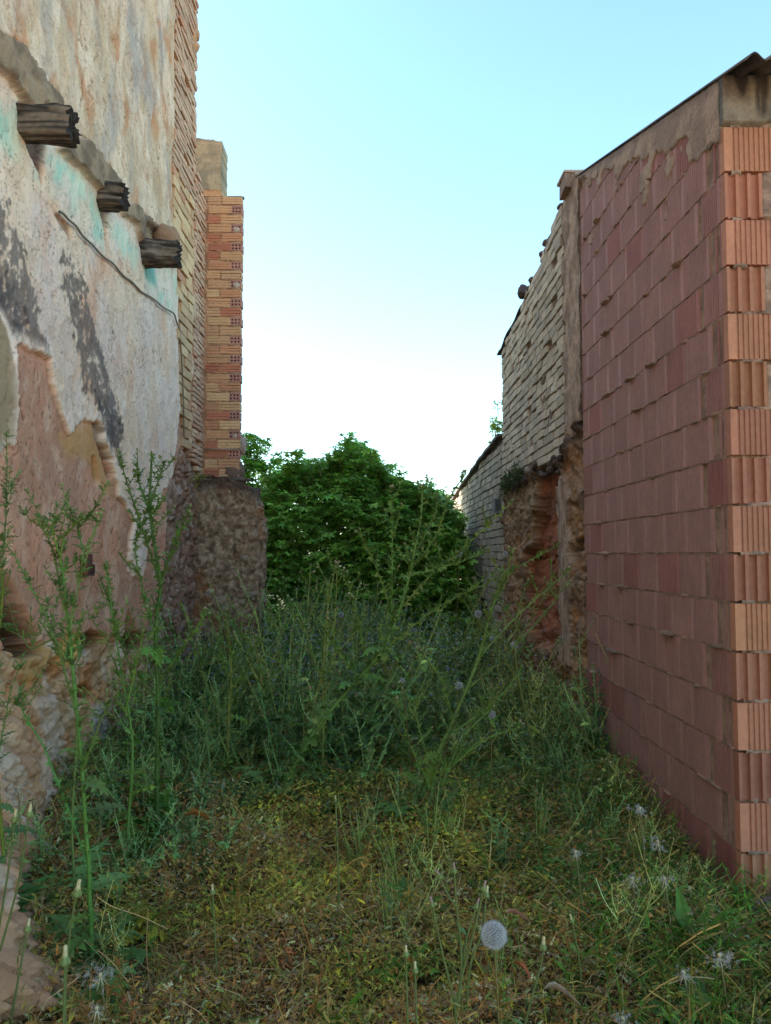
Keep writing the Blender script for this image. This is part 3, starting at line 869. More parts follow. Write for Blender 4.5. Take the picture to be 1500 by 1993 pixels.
def build_pier():
    y0 = 8.12
    zt = on_y(460, 930, y0).z
    root = empty('rubble_pier', (-1.5, 8.5, 0), label='dark weathered pier of rubble and earth under the slender brick pillar', cat='pier')
    xr = lambda z: np.interp(z, [0, 0.8, 1.5, 1.75, 2.1, 2.3], [on_y(508, 1200, y0).x, on_y(508, 1190, y0).x, on_y(514, 1060, y0).x, on_y(511, 1020, y0).x, on_y(505, 950, y0).x, on_y(500, 930, y0).x])
    def shade(U, V, s):
        d1, d2, idv = worley(U * 6 + 0.6 * fbm(U * 5, V * 5, 3, s), V * 6 + 0.6 * fbm(U * 5, V * 5, 3, s + 1), s)
        st = sm(d2 - d1, 0.02, 0.35)
        h = 0.014 * st * idv + 0.045 * fbm(U * 3.5, V * 3.5, 5, s + 2, 0.6) + 0.016 * fbm(U * 18, V * 18, 4, s + 3, 0.6)
        c = 1.0 * mix(S(142, 118, 98), S(178, 160, 140), sm(fbm(U * 14, V * 14, 6, s + 4, 0.65), -0.2, 0.35))
        c = mix(c, S(84, 66, 54), sm(fbm(U * 13, V * 13, 4, s + 5), 0.05, 0.45) * 0.7)
        c = mix(c, S(150, 106, 74), sm(fbm(U * 3, V * 3, 4, s + 6) + 0.5 * (1 - sm(V, 0.7, 1.1)), 0.25, 0.6) * 0.8)
        c = mix(c, S(70, 60, 56), sm(V, zt - 0.22, zt - 0.05) * 0.75)
        return h, c
    def front(U, V):
        # U runs 0..1 over the front face then round the flank
        x = XL - 0.1 + (xr(V) - XL + 0.1) * np.clip(U, 0, 1)
        y = y0 + np.clip(U - 1, 0, 2) * 0.7
        rnd = np.exp(-((U - 1) / 0.09) ** 2) * 0.05
        return np.stack([x - rnd, y + rnd * 0.6, V], -1)
    us_ = np.concatenate([np.linspace(0, 1, 80), np.linspace(1.02, 1.30, 20)])
    vs_ = np.linspace(-0.1, zt, 190)
    U, V = np.meshgrid(us_, vs_, indexing='ij')
    P = front(U, V)
    P[..., 2] += sm(V, zt - 0.5, zt) * (0.05 * fbm(U * 5, U * 0, 4, 66) - 0.10 * sm(U, 0.6, 1.0))
    mx = np.where(U < 1, P[..., 0], P[..., 0] + (P[..., 1] - y0))
    h, c = shade(mx, V, 60)
    nrm = np.stack([sm(U, 0.93, 1.07), -(1 - sm(U, 0.93, 1.07)), 0 * U], -1)
    h = h + 0.012 * fbm(mx * 1.8, V * 1.8, 3, 67); c = c * 0.88
    P = P + nrm * h[..., None]
    idx = np.arange(U.size).reshape(U.shape)
    Q = np.stack([idx[:-1, :-1], idx[1:, :-1], idx[1:, 1:], idx[:-1, 1:]], -1).reshape(-1, 4)
    a = Acc(); a.add(P.reshape(-1, 3), Q=Q, C=c.reshape(-1, 3))
    # top
    top = P[:, -1, :]; xs_ = np.linspace(0, 1, 14)
    G = np.array([[tp * (1 - s) + np.array([XL - 0.1, min(9.0, tp[1] + 0.3), tp[2] - 0.02]) * s + np.array([0, 0, 0.015 * random.random()]) * (s > 0) for s in xs_] for tp in top])
    idx = np.arange(G.shape[0] * 14).reshape(-1, 14)
    Q = np.stack([idx[:-1, :-1], idx[1:, :-1], idx[1:, 1:], idx[:-1, 1:]], -1).reshape(-1, 4)
    a.add(G.reshape(-1, 3), Q=Q, C=S(84, 76, 68))
    rel(a.obj('pier_body', M_EARTH, root, True))
    a = Heads(); r = random.Random(8)
    for i in range(22):
        z = r.uniform(0.3, zt - 0.05); x = r.uniform(XL + 0.02, float(xr(z)) - 0.02)
        rough_rock(a.new(), (x, y0 + 0.005, z), r.uniform(0.015, 0.055), S(164, 150, 136) * r.uniform(0.6, 1.15), 600 + i, (1.1, 0.6, 0.8))
    for i in range(9):
        rough_rock(a.new(), (XL + 0.05 + i * 0.055, y0 + 0.03, zt - 0.02), r.uniform(0.03, 0.055), S(100, 92, 84), 660 + i, (1.1, 1, 0.5))
    a.objs('stone', M_EARTH, root)
build_pier()

# ==================================================================== RED BLOCK SHED (right, near)
YC = 3.19           # front corner
YE = 5.50           # far end of the block wall
PITCHZ = 0.2030
shed = empty('block_shed', (XR + 1.0, 4.3, 0), label='shed of ribbed red clay blocks with corrugated roof on the right', cat='shed')
def roofz(y): return 3.50 + (y - YC) * 0.316

def profile(L, kind, r):
    """list of (s, h) along a block face, h=0 flush, negative=groove"""
    pts = []
    if kind == 'fine':
        a = 0.035 * r.uniform(0.8, 1.2); pts += [(0, 0), (a, 0)]
        s = a; n = max(1, int((L - a - 0.012) / 0.0205)); p = (L - a - 0.012) / n
        for i in range(n):
            pts += [(s + p * 0.06, 0), (s + p * 0.14, -0.0055), (s + p * 0.40, -0.0055), (s + p * 0.50, 0), (s + p, 0)]
            s += p
        pts += [(L, 0)]
    else:
        n = max(1, int(round((L - 0.02) / 0.046))); p = (L - 0.012) / n; s = 0.012
        pts += [(0, 0), (0.012, 0)]
        for i in range(n):
            pts += [(s + p * 0.05, -0.014), (s + p * 0.12, -0.019), (s + p * 0.58, -0.019), (s + p * 0.66, -0.014), (s + p * 0.70, 0), (s + p, 0)]
            s += p
        pts = [(min(a, L), b) for a, b in pts] + [(L, 0)]
    out = [pts[0]]
    for q_ in pts[1:]:
        if q_[0] > out[-1][0] + 1e-5 or q_[1] != out[-1][1]: out.append(q_)
    return out

def block(acc, s0, L, z0, z1, kind, to3, col, r, ztop=None):
    pr = profile(L, kind, r)
    d = r.uniform(-0.0007, 0.0007)
    tl = r.uniform(-0.0005, 0.0005)
    n = len(pr); V = []
    nv = 3
    for j in range(nv + 1):
        f = j / nv
        for (s, h) in pr:
            zz = z0 + (z1 - z0) * f
            if ztop is not None: zz = min(zz, ztop(s0 + s))
            V.append(to3(s0 + s, zz + tl * (s / L - 0.5), h + d))
    # recessed rim top & bottom
    base = len(V)
    for f in (0, 1):
        for (s, h) in pr:
            zz = z0 + (z1 - z0) * f
            if ztop is not None: zz = min(zz, ztop(s0 + s))
            V.append(to3(s0 + s, zz, -0.045))
    Q = []
    for j in range(nv):
        for i in range(n - 1):
            Q.append((j * n + i, j * n + i + 1, (j + 1) * n + i + 1, (j + 1) * n + i))
    for i in range(n - 1):
        Q.append((base + i, base + i + 1, i + 1, i))
        Q.append((nv * n + i, nv * n + i + 1, base + n + i + 1, base + n + i))
    Q.append((0, nv * n, base + n, base)); Q.append((n - 1, base + n - 1, base + 2 * n - 1, nv * n + n - 1))
    V = np.array(V)
    fb = 1 + 0.16 * fbm(V[:, 1] * 6 + V[:, 0] * 6, V[:, 2] * 5, 3, 7)
    if kind == 'fine':
        band = np.array([1.2 if q_[0] < pr[1][0] + 1e-4 else 1.0 for q_ in pr]); nb_ = len(pr)
        fb = fb * band[np.arange(len(V)) % nb_]
    acc.add(V, Q=Q, C=np.asarray(col)[None] * fb[:, None])

SIDE3 = lambda s, z, h: (XR - h, YC + s, z)
FRONT3 = lambda s, z, h: (XR + s, YC - h, z)
def build_shed():
    r = random.Random(31)
    side = Acc(); front = Acc()
    Ls = YE - YC
    for k in range(-8, 14):
        z0 = 1.45 + PITCHZ * k + 0.0055 + r.uniform(-.001, .001); z1 = 1.45 + PITCHZ * (k + 1) - 0.0055 + r.uniform(-.001, .001)
        if z0 < -0.12: continue
        even = (k % 2 == 0)
        s = 0.0
        # corner piece on the side wall
        redc = lambda: (S(156, 102, 96) * r.uniform(0.9, 1.08) if r.random() < 0.15 else S(160, 116, 110) * r.uniform(0.92, 1.07))
        zt = lambda q: roofz(YC + q) - 0.05
        if even:
            if z0 < zt(0.05): block(side, 0.047, 0.062, z0, z1, 'coarse', SIDE3, redc(), r, zt)
            s = 0.105 + r.uniform(0.05, 0.085)
        else:
            if z0 < zt(0.1): block(side, 0.047, 0.190, z0, z1, 'fine', SIDE3, redc() * np.array([0.95, 0.85, 0.85]), r, zt)
            s = 0.235 + r.uniform(0.035, 0.075)
        while s < Ls - 0.03:
            L = min(r.choice([0.29, 0.29, 0.29, 0.285, 0.24]), Ls - s)
            if L > 0.05 and z0 < zt(s) - 0.02:
                block(side, s, L - 0.006, z0, z1, 'fine', SIDE3, redc(), r, zt)
            s += L
        # front wall
        fc = lambda: S(174, 116, 92) * r.uniform(0.8, 1.1) * np.array([1, r.uniform(.93, 1.05), r.uniform(.9, 1.05)])
        s = 0.0; first = True
        if z0 < 3.27:
            zt2 = lambda q: 3.285
            while s < 5.0:
                L = (0.29 if even else 0.165) if first else 0.29
                block(front, s, L - 0.005, z0, z1, ('fine' if even else 'coarse') if first else 'fine', FRONT3, fc(), r, zt2)
                s += L + (0.05 if first else 0)
                first = False
    rel(side.obj('side_blocks', M_BLOCK, shed)); rel(front.obj('front_blocks', M_BLOCK, shed))
    # mortar bed side
    def bedcol(U, V, s):
        return mix(S(158, 136, 122), S(126, 108, 98), sm(fbm(U * 9, V * 9, 4, s), -0.3, 0.3))
    def hside(U, V):
        t = (V - 1.45) / PITCHZ; d = np.abs(t - np.round(t)) * PITCHZ
        j = 1 - sm(d, 0.006, 0.012)
        e = (1 - sm(U - YC, 0.33, 0.36)) * sm(U - YC, 0.0, 0.02)
        e = 1 - sm(U - YC, 0.32, 0.35)
        h = -0.036 + 0.0335 * j * sm(fbm(U * 9, V * 3, 4, 12), -0.8, -0.3) + 0.010 * (fbm(U * 6, V * 6, 3, 13) > 0.30) * j
        h = np.maximum(h, -0.03 + e * 0.024) + 0.003 * fbm(U * 25, V * 25, 3, 14)
        # smears where the mortar was pushed over the joint
        sp = sm(fbm(U * 5, V * 8, 4, 15), 0.32, 0.5) * (1 - sm(d, 0.01, 0.035))
        h = h + 0.034 * sp * (1 - e)
        return h, bedcol(U, V, 16)
    kp = lambda U, V: V < roofz(U) - 0.03
    o = relief('side_mortar', M_MORTAR, np.arange(YC + 0.03, YE, 0.012), np.arange(-0.12, 4.32, 0.006), lambda U, V: np.stack([np.full(U.shape, XR), U, V], -1), (-1, 0, 0), hside, kp, 0.2, shed, flip=True)
    rel(o)
    def hfront(U, V):
        t = (V - 1.45) / PITCHZ; d = np.abs(t - np.round(t)) * PITCHZ
        j = 1 - sm(d, 0.008, 0.014)
        fl = np.floor(t) % 2
        pl = (fl == 1) & (U - XR > 0.155) & (U - XR < 0.235)
        h = -0.044 + 0.042 * j * sm(fbm(U * 9, V * 3, 4, 22), -0.4, 0.1) + 0.036 * pl * (1 - j) + 0.004 * fbm(U * 25, V * 25, 3, 24)
        h = h + 0.012 * (fbm(U * 12, V * 6, 3, 25) > 0.25) * j
        return h, bedcol(U, V, 26) * 1.05
    o = relief('front_mortar', M_MORTAR, np.arange(XR + 0.03, XR + 5.0, 0.012), np.arange(-0.12, 3.30, 0.006), lambda U, V: np.stack([U, np.full(U.shape, YC), V], -1), (0, -1, 0), hfront, None, 0.2, shed)
    rel(o)
    # cement render band under the verge (side) and under the eaves (front)
    def hb(U, V):
        rz = roofz(U) - 0.012
        low = rz - np.interp(U, [YC, 3.6, 4.2, 4.7, 5.2, 5.56], [0.29, 0.20, 0.17, 0.12, 0.07, 0.04]) + 0.05 * fbm(U * 5, V * 5, 4, 33) + 0.02 * fbm(U * 20, V * 6, 3, 34)
        m = sm(V - low, -0.004, 0.02)
        d1 = np.abs(((V - 1.45) / PITCHZ) - np.round((V - 1.45) / PITCHZ)) * PITCHZ
        # splashes lower down
        sp = sm(fbm(U * 4, V * 4, 4, 35) + 0.35 * sm(V - low, -0.35, 0), 0.42, 0.55)
        h = -0.02 + 0.028 * m + 0.026 * sp * (1 - m) + 0.003 * fbm(U * 20, V * 20, 3, 36) * m
        c = mix(S(146, 130, 120), S(170, 152, 138), sm(fbm(U * 6, V * 6, 4, 37), -0.3, 0.3))
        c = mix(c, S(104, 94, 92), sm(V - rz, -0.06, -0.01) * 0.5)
        return h, c
    o = relief('verge_render', M_MORTAR, np.arange(YC + 0.022, YE + 0.02, 0.010), np.arange(2.9, 4.32, 0.0075), lambda U, V: np.stack([np.full(U.shape, XR), U, V], -1), (-1, 0, 0), hb,
               lambda U, V: (V < roofz(U) - 0.012) & (V > roofz(U) - 0.55), 0.03, shed, flip=True)
    rel(o)
    def hf(U, V):
        low = 3.285 + 0.018 * fbm(U * 12, V * 3, 3, 43)
        m = sm(V - low, -0.004, 0.012)
        h = -0.03 + 0.042 * m + 0.003 * fbm(U * 18, V * 18, 3, 44)
        c = mix(S(138, 132, 122), S(112, 106, 100), sm(fbm(U * 7, V * 5, 4, 45), -0.3, 0.3))
        drip = sm(U - XR, 0.0, 0.06) * sm(fbm(U * 15, V * 2.2, 4, 46) + (V - 3.40) * 4.5, 0.05, 0.45)
        c = mix(c, S(46, 44, 46), drip * 0.85)
        return h, c
    o = relief('eaves_render', M_MORTAR, np.arange(XR - 0.006, XR + 5.0, 0.009), np.arange(3.25, 3.50, 0.005), lambda U, V: np.stack([U, np.full(U.shape, YC), V], -1), (0, -1, 0), hf, None, 0.15, shed)
    rel(o)
    # corrugated roof: waves run down the slope towards the camera
    ys_ = np.linspace(YC - 0.22, YE + 0.10, 24); xs_ = np.arange(XR - 0.012, XR + 5.1, 0.008)
    X, Y = np.meshgrid(xs_, ys_, indexing='ij')
    wv = 0.016 * np.cos((X - XR + 0.012) / 0.088 * 2 * PI + PI)
    Z = roofz(Y) + 0.012 + wv
    idx = np.arange(X.size).reshape(X.shape)
    def sheet(zz, flip):
        q = np.stack([idx[:-1, :-1], idx[1:, :-1], idx[1:, 1:], idx[:-1, 1:]], -1).reshape(-1, 4)
        return np.stack([X, Y, zz], -1).reshape(-1, 3), (q[:, ::-1] if flip else q)
    a = Acc()
    c = mix(S(120, 116, 112), S(70, 68, 68), sm(fbm(X * 5, Y * 2, 4, 50), -0.3, 0.3)).reshape(-1, 3)
    V1, Q1 = sheet(Z, False); V2, Q2 = sheet(Z - 0.007, True)
    n = len(V1)
    a.add(np.concatenate([V1, V2]), Q=np.concatenate([Q1, Q2 + n]), C=np.concatenate([c, c * 0.8]))
    e = idx[:, 0]; a.Q.append(np.stack([e[1:], e[:-1], e[:-1] + n, e[1:] + n], -1))
    e = idx[0, :]; a.Q.append(np.stack([e[:-1], e[1:], e[1:] + n, e[:-1] + n], -1))
    rel(a.obj('corrugated_roof', M_ROOF, shed, True))
build_shed()

# ==================================================================== TAN BRICK BUILDING (right, middle)
tan = empty('brick_outbuilding', (XR + 0.3, 7.3, 0), label='old pale brick wall on a crumbling earth base beyond the red shed', cat='wall')
Y1, Y2 = 5.51, 9.05
def PR(pts): return [on_x(px, py, XR) for px, py in pts]
TANTOP = PR([(1136, 330), (1100, 332), (1099, 384), (1076, 428), (1060, 474), (1046, 520), (1022, 566), (1018, 590), (1000, 625), (986, 655), (981, 674)])
tt_u = np.array([p[0] for p in TANTOP]); tt_z = np.array([p[1] for p in TANTOP])
def tantop(u): return np.interp(u, tt_u, tt_z)
BASE = PR([(1136, 815), (1122, 832), (1108, 852), (1094, 884), (1078, 898), (1060, 905), (1045, 906), (1028, 918), (1010, 930), (994, 938), (984, 962), (979, 1060)])
bs_u = np.array([p[0] for p in BASE]); bs_z = np.array([p[1] for p in BASE])
def basetop(u): return np.interp(u, bs_u, bs_z)

def brick_wall(acc, u0, u1, L, H, keep, seed, colA, colB, gap=0.012, wob=0.009, zlo=0.0, zhi=4.5, jit=0.005):
    r = random.Random(seed); rs, cs, pr = [], [], []
    v = zlo; k = 0
    while v < zhi:
        u = u0 - r.random() * 0.1 - (L / 2 if k % 2 else 0)
        while u < u1:
            l = L * r.uniform(0.82, 1.12)
            a, b = max(u, u0), min(u + l - gap * r.uniform(0.6, 1.4), u1)
            vv = v + wob * float(fbm(np.array([u * 1.1]), np.array([v * 0.8]), 2, seed)[0]) + r.uniform(-0.003, 0.003)
            if b - a > 0.04 and keep((a + b) / 2, vv + H / 2):
                rs.append((a, b, vv, vv + H - gap + r.uniform(-0.004, 0.003)))
                t = r.random(); cs.append((colA * (1 - t) + colB * t) * r.uniform(0.82, 1.12)); pr.append(r.uniform(-0.006, 0.007))
            u += l
        v += H; k += 1
    bricks(acc, rs, lambda U, V, Hh: np.stack([XR - 0.008 - Hh, U, V], -1)[:, ::-1], np.array(cs), 0.06, jit, 0.004, np.array(pr))

def build_tan():
    a = Acc()
    r0 = random.Random(3)
    brick_wall(a, 6.02, Y2, 0.215, 0.080, lambda u, z: basetop(u) + 0.03 < z < tantop(u) - 0.03 and r0.random() > 0.012, 51, S(196, 182, 166), S(170, 158, 146))
    rel(a.obj('brickwork', M_BRICK, tan))
    OR = PR([(1040, 915), (1060, 905), (1084, 910), (1086, 1000), (1089, 1100), (1092, 1260), (1030, 1260), (1018, 1180), (1016, 1075), (1030, 1060), (1036, 1000)])
    ST = PR([(1086, 930), (1102, 925), (1108, 1000), (1112, 1100), (1118, 1300), (1092, 1300), (1090, 1100), (1086, 1000)])
    LB = PR([(984, 960), (1000, 935), (1040, 930), (1040, 1000), (1020, 1040), (990, 1030)])
    def h(U, V):
        W = U + 0.17 * fbm(U * 3, V * 4, 5, 61, 0.6); Z = V + 0.09 * fbm(U * 4, V * 5, 5, 62, 0.6)
        bt = basetop(U)
        ba = sm(bt - Z, -0.03, 0.03)
        # mortar bed behind bricks
        hh = -0.016 + 0.010 * fbm(U * 10, V * 12, 4, 63)
        C = mix(S(128, 112, 98), S(96, 84, 76), sm(fbm(U * 8, V * 8, 4, 64), -0.3, 0.3))
        # end column of rough mortar next to the shed
        cm = 1 - sm(W, 5.96, 6.06)
        cm = cm * (1 - ba)
        hh = hh * (1 - cm) + (0.012 + 0.02 * fbm(U * 6, V * 5, 4, 65)) * cm
        C = mix(C, mix(S(172, 154, 140), S(138, 122, 112), sm(fbm(U * 8, V * 5, 4, 66), -0.3, 0.3)), cm)
        # smeared mortar over the bricks
        sp = sm(fbm(U * 1.7, V * 2.5, 4, 67), 0.30, 0.5) * (1 - ba) * (1 - cm)
        hh = hh + 0.024 * sp
        # earth base
        d1, d2, idv = worley(U * 4 + 0.7 * fbm(U * 4, V * 6, 3, 68), V * 9 + 0.7 * fbm(U * 4, V * 6, 3, 69), 7)
        st = sm(d2 - d1, 0.02, 0.35)
        eh = -0.02 + 0.018 * st * idv + 0.05 * fbm(U * 3, V * 4, 4, 70) + 0.016 * fbm(U * 14, V * 18, 4, 71)
        ec = mix(S(150, 124, 100), S(130, 110, 96), idv)
        ec = mix(ec, S(160, 118, 76), sm(fbm(U * 3, V * 4, 4, 72), 0.05, 0.5) * 0.7)
        ec = mix(ec, S(104, 92, 84), sm(fbm(U * 6, V * 7, 4, 73), 0.1, 0.4) * 0.8)
        lb = sm(-sdpoly(W, Z, LB), -0.05, 0.08)
        ec = mix(ec, mix(S(150, 136, 116), S(110, 98, 84), sm(fbm(U * 9, V * 14, 4, 74), -.3, .3)), lb * 0.8)
        om = sm(-sdpoly(W, Z, OR), -0.03, 0.05)
        eh = eh * (1 - om) + (-0.13 + 0.04 * fbm(U * 2, V * 6, 4, 75) + 0.006 * fbm(U * 12, V * 16, 3, 76)) * om
        ec = mix(ec, mix(S(150, 96, 72), S(128, 84, 66), sm(fbm(U * 3, V * 5, 4, 77), -0.3, 0.3)), om)
        ec = mix(ec, S(96, 76, 70), om * sm(fbm(U * 4, V * 4, 3, 78), 0.1, 0.4) * sm(V, 1.5, 1.9) * 0.7)
        sm_ = sm(-sdpoly(W, Z, ST), -0.02, 0.03)
        eh = eh * (1 - sm_) + (0.02 + 0.012 * fbm(U * 6, V * 3, 4, 79)) * sm_
        ec = mix(ec, mix(S(164, 146, 132), S(124, 106, 94), sm(fbm(U * 8, V * 5, 4, 80), -0.2, 0.4)), sm_)
        # horizontal crack / ledge in the orange earth
        ck = (1 - sm(np.abs(Z - (1.45 - 0.06)), 0.006, 0.02)) * om
        eh = eh - 0.03 * ck; ec = mix(ec, S(70, 46, 36), ck * 0.7)
        # dark mossy lip
        lip = sm(Z - bt, -0.15, -0.03) * ba
        eh = eh + 0.06 * lip * (0.5 + fbm(U * 9, V * 9, 3, 81))
        ec = mix(ec, mix(S(64, 56, 58), S(92, 82, 74), sm(fbm(U * 16, V * 16, 3, 82), -0.2, 0.3)), lip * 0.9)
        # holes
        for (pa, dp) in ((PR([(1106, 1060), (1134, 1050), (1136, 1066), (1108, 1082)]), 0.12), (PR([(1106, 982), (1126, 978), (1124, 990), (1106, 992)]), 0.08), (PR([(1068, 925), (1080, 905), (1084, 930), (1070, 960)]), 0.10)):
            m = sm(-sdpoly(W, Z, pa), -0.02, 0.04); eh = eh - dp * m; ec = mix(ec, S(74, 50, 34), m * 0.5)
        hh = hh * (1 - ba) + eh * ba; C = mix(C, ec, ba)
        return hh, C
    kp = lambda U, V: V < tantop(U) - 0.015 + 0.02 * fbm(U * 10, V * 0, 3, 83)
    o = relief('wall_core', M_EARTH, np.arange(Y1, Y2 + 0.01, 0.014), np.arange(-0.15, 4.45, 0.009), lambda U, V: np.stack([np.full(U.shape, XR), U, V], -1), (-1, 0, 0), h, kp, 0.35, tan, flip=True)
    rel(o)
    # thin roof sheet along the top, overhanging at the far end
    a = Acc()
    us_ = np.linspace(7.75, 9.16, 40)
    prof = [tantop(min(u, 9.0)) + (0.0 if u < 9.0 else -(u - 9.0) * 0.15) for u in us_]
    V = []
    for u, z in zip(us_, prof):
        z = z + 0.012 * math.sin(u * 9) + random.uniform(-0.004, 0.004)
        ov = 0.015 + 0.03 * sm(u, 8.4, 9.1)
        V += [(XR - ov, u, z - 0.006), (XR + 1.6, u, z + 0.05), (XR + 1.6, u, z + 0.035), (XR - ov, u, z - 0.022)]
    Q = []
    for i in range(len(us_) - 1):
        for j in range(4):
            Q.append((i * 4 + j, i * 4 + (j + 1) % 4, i * 4 + 4 + (j + 1) % 4, i * 4 + 4 + j))
    Q += [(3, 2, 1, 0), tuple(len(V) - 4 + j for j in range(4))]
    a.add(V, Q=Q, C=S(74, 68, 70)); rel(a.obj('roof_sheet', M_ROOF, tan))
    a = Acc(); r = random.Random(6)
    a = Heads()
    for i in range(5):
        u = r.uniform(6.1, 7.6); rough_rock(a.new(), (XR + 0.01, u, tantop(u) - 0.005), r.uniform(0.02, 0.04), S(96, 86, 86), 700 + i, (1, 1.3, 0.8))
    u = on_x(1021, 575, XR)[0]
    for i in range(4): rough_rock(a.new(), (XR - 0.02, u + r.uniform(-.05, .05), tantop(u) + r.uniform(-.02, .05)), 0.05, S(84, 76, 80), 740 + i, (1, 1, 1))
    for i in range(40):
        u = r.uniform(5.7, 8.8); z = basetop(u) + r.uniform(-0.13, 0.03)
        rough_rock(a.new(), (XR - 0.015, u, z), r.uniform(0.018, 0.045), S(78, 68, 66) * r.uniform(0.7, 1.4), 760 + i, (0.8, 1.2, 0.8))
    a.objs('mortar_lump', M_EARTH, tan)
    # flat hollow tile on the end of the column
    a = Acc()
    yt = 5.66; xa, xb = on_y(1098, 330, yt).x, on_y(1136, 330, yt).x; z = on_y(1115, 330, yt).z
    box(a, xa, xb + 0.05, yt, yt + 0.24, z - 0.016, z, S(176, 158, 146), 0.003)
    box(a, xa + 0.01, XR + 0.06, yt + 0.015, yt + 0.22, z - 0.13, z - 0.017, S(140, 118, 108), 0.006)
    rough_rock(a, (xb - 0.05, yt + 0.03, z - 0.07), 0.055, S(156, 140, 126), 791, (1, 0.7, 0.9))
    rel(a.obj('corner_tile', M_BRICK, tan))
build_tan()

# low far wall
low = empty('low_brick_wall', (XR, 11.5, 0), label='low grey brick wall with sloping top receding beside the fig tree', cat='wall')
LT = PR([(982, 842), (955, 872), (930, 905), (905, 940), (886, 968)])
lt_u = np.array([p[0] for p in LT]); lt_z = np.array([p[1] for p in LT])
def build_low():
    XO = 0.02
    top = lambda u: np.interp(u, lt_u, lt_z)
    a = Acc(); r0 = random.Random(9)
    brick_wall(a, 9.06, 14.9, 0.235, 0.092, lambda u, z: z < top(u) - 0.05 and (z > 0.75 + 0.25 * math.sin(u * 3) or r0.random() < 0.3), 81, S(170, 160, 148), S(146, 136, 128), wob=0.008)
    o = a.obj('brickwork', M_BRICK, low); rel(o)
    def h(U, V):
        hh = -0.016 + 0.012 * fbm(U * 8, V * 10, 4, 91)
        C = mix(S(134, 122, 112), S(104, 94, 88), sm(fbm(U * 7, V * 7, 4, 92), -0.3, 0.3))
        b = 1 - sm(V + 0.15 * fbm(U * 3, V * 3, 3, 93), 0.8, 0.95)
        hh = hh + b * 0.03 * fbm(U * 5, V * 8, 4, 94)
        C = mix(C, mix(S(150, 132, 118), S(150, 92, 66), sm(fbm(U * 3, V * 4, 4, 95), 0.1, 0.3)), b * 0.8)
        return hh, C
    o = relief('wall_core', M_EARTH, np.arange(9.055, 14.95, 0.03), np.arange(-0.1, 2.9, 0.02), lambda U, V: np.stack([np.full(U.shape, XR), U, V], -1), (-1, 0, 0), h, lambda U, V: V < top(U) - 0.02, 0.25, low, flip=True)
    rel(o)
    a = Acc(); r = random.Random(2); u = 9.07
    while u < 14.8:
        l = r.uniform(0.2, 0.42); z = float(top(u + l / 2)); dz = float(top(u + l) - top(u))
        zo = r.uniform(-0.012, 0.014)
        V = [(XR - 0.06, u, z - dz / 2 - 0.03 + zo), (XR + 0.26, u, z - dz / 2 - 0.03 + zo), (XR + 0.26, u + l - .01, z + dz / 2 - 0.03 + zo), (XR - 0.06, u + l - .01, z + dz / 2 - 0.03 + zo)]
        V += [(x, y, zz + 0.035) for x, y, zz in V]
        a.add(V, Q=[(0, 3, 2, 1), (4, 5, 6, 7), (0, 1, 5, 4), (1, 2, 6, 5), (2, 3, 7, 6), (3, 0, 4, 7)], C=S(104, 96, 100) * r.uniform(0.7, 1.1)); u += l
    rel(a.obj('coping', M_ROOF, low))
    # grey vent box fixed to the wall
    u0, z1 = on_x(980, 971, XR); u1, z0 = on_x(964, 997, XR)
    vb = empty('vent_box', (XR - 0.05, (u0 + u1) / 2, z0), label='small grey box fixed to the low brick wall at its near end', cat='box')
    a = Acc()
    b0, b1 = 9.12, 9.30
    zc0, zc1 = on_y(972, 998, 9.12).z, on_y(972, 970, 9.12).z
    xa = on_y(962, 985, 9.12).x
    t = 0.012
    box(a, xa, XR - 0.004, b0 + 0.02, b1, zc0, zc1, S(96, 104, 112))
    box(a, xa - .003, XR - .003, b0, b0 + 0.02, zc0 - .003, zc0 + t, S(120, 126, 132)); box(a, xa - .003, XR - .003, b0, b0 + 0.02, zc1 - t, zc1 + .003, S(120, 126, 132))
    box(a, xa - .003, xa + t, b0, b0 + 0.02, zc0 + t, zc1 - t, S(120, 126, 132)); box(a, XR - t, XR - .003, b0, b0 + 0.02, zc0 + t, zc1 - t, S(120, 126, 132))
    for i in range(4):
        zz = zc0 + 0.03 + i * (zc1 - zc0 - 0.05) / 4
        box(a, xa + t, XR - t, b0 + 0.008, b0 + 0.02, zz, zz + 0.014, S(84, 90, 98))
    rel(a.obj('casing', M_METAL, vb))
build_low()

# ==================================================================== PLANTS
def leaf_tpl(edge, curl=0.15, fold=0.15):
    """edge: [(w, y)] right-hand outline incl. base and tip; unit length along +Y"""
    n = len(edge); V = []
    for (w, y) in edge:
        mid_y = y if w < 0.5 else y
        z = -curl * y * y
        V += [(0, y * 0.98, z), (w, y, z + fold * w), (-w * 0.94, y + 0.01, z + fold * w)]
    T = []
    for i in range(n - 1):
        a = i * 3; b = a + 3
        T += [(a, b, b + 1), (a, b + 1, a + 1), (a, a + 2, b + 2), (a, b + 2, b)]
    return np.array(V, float), np.array(T)

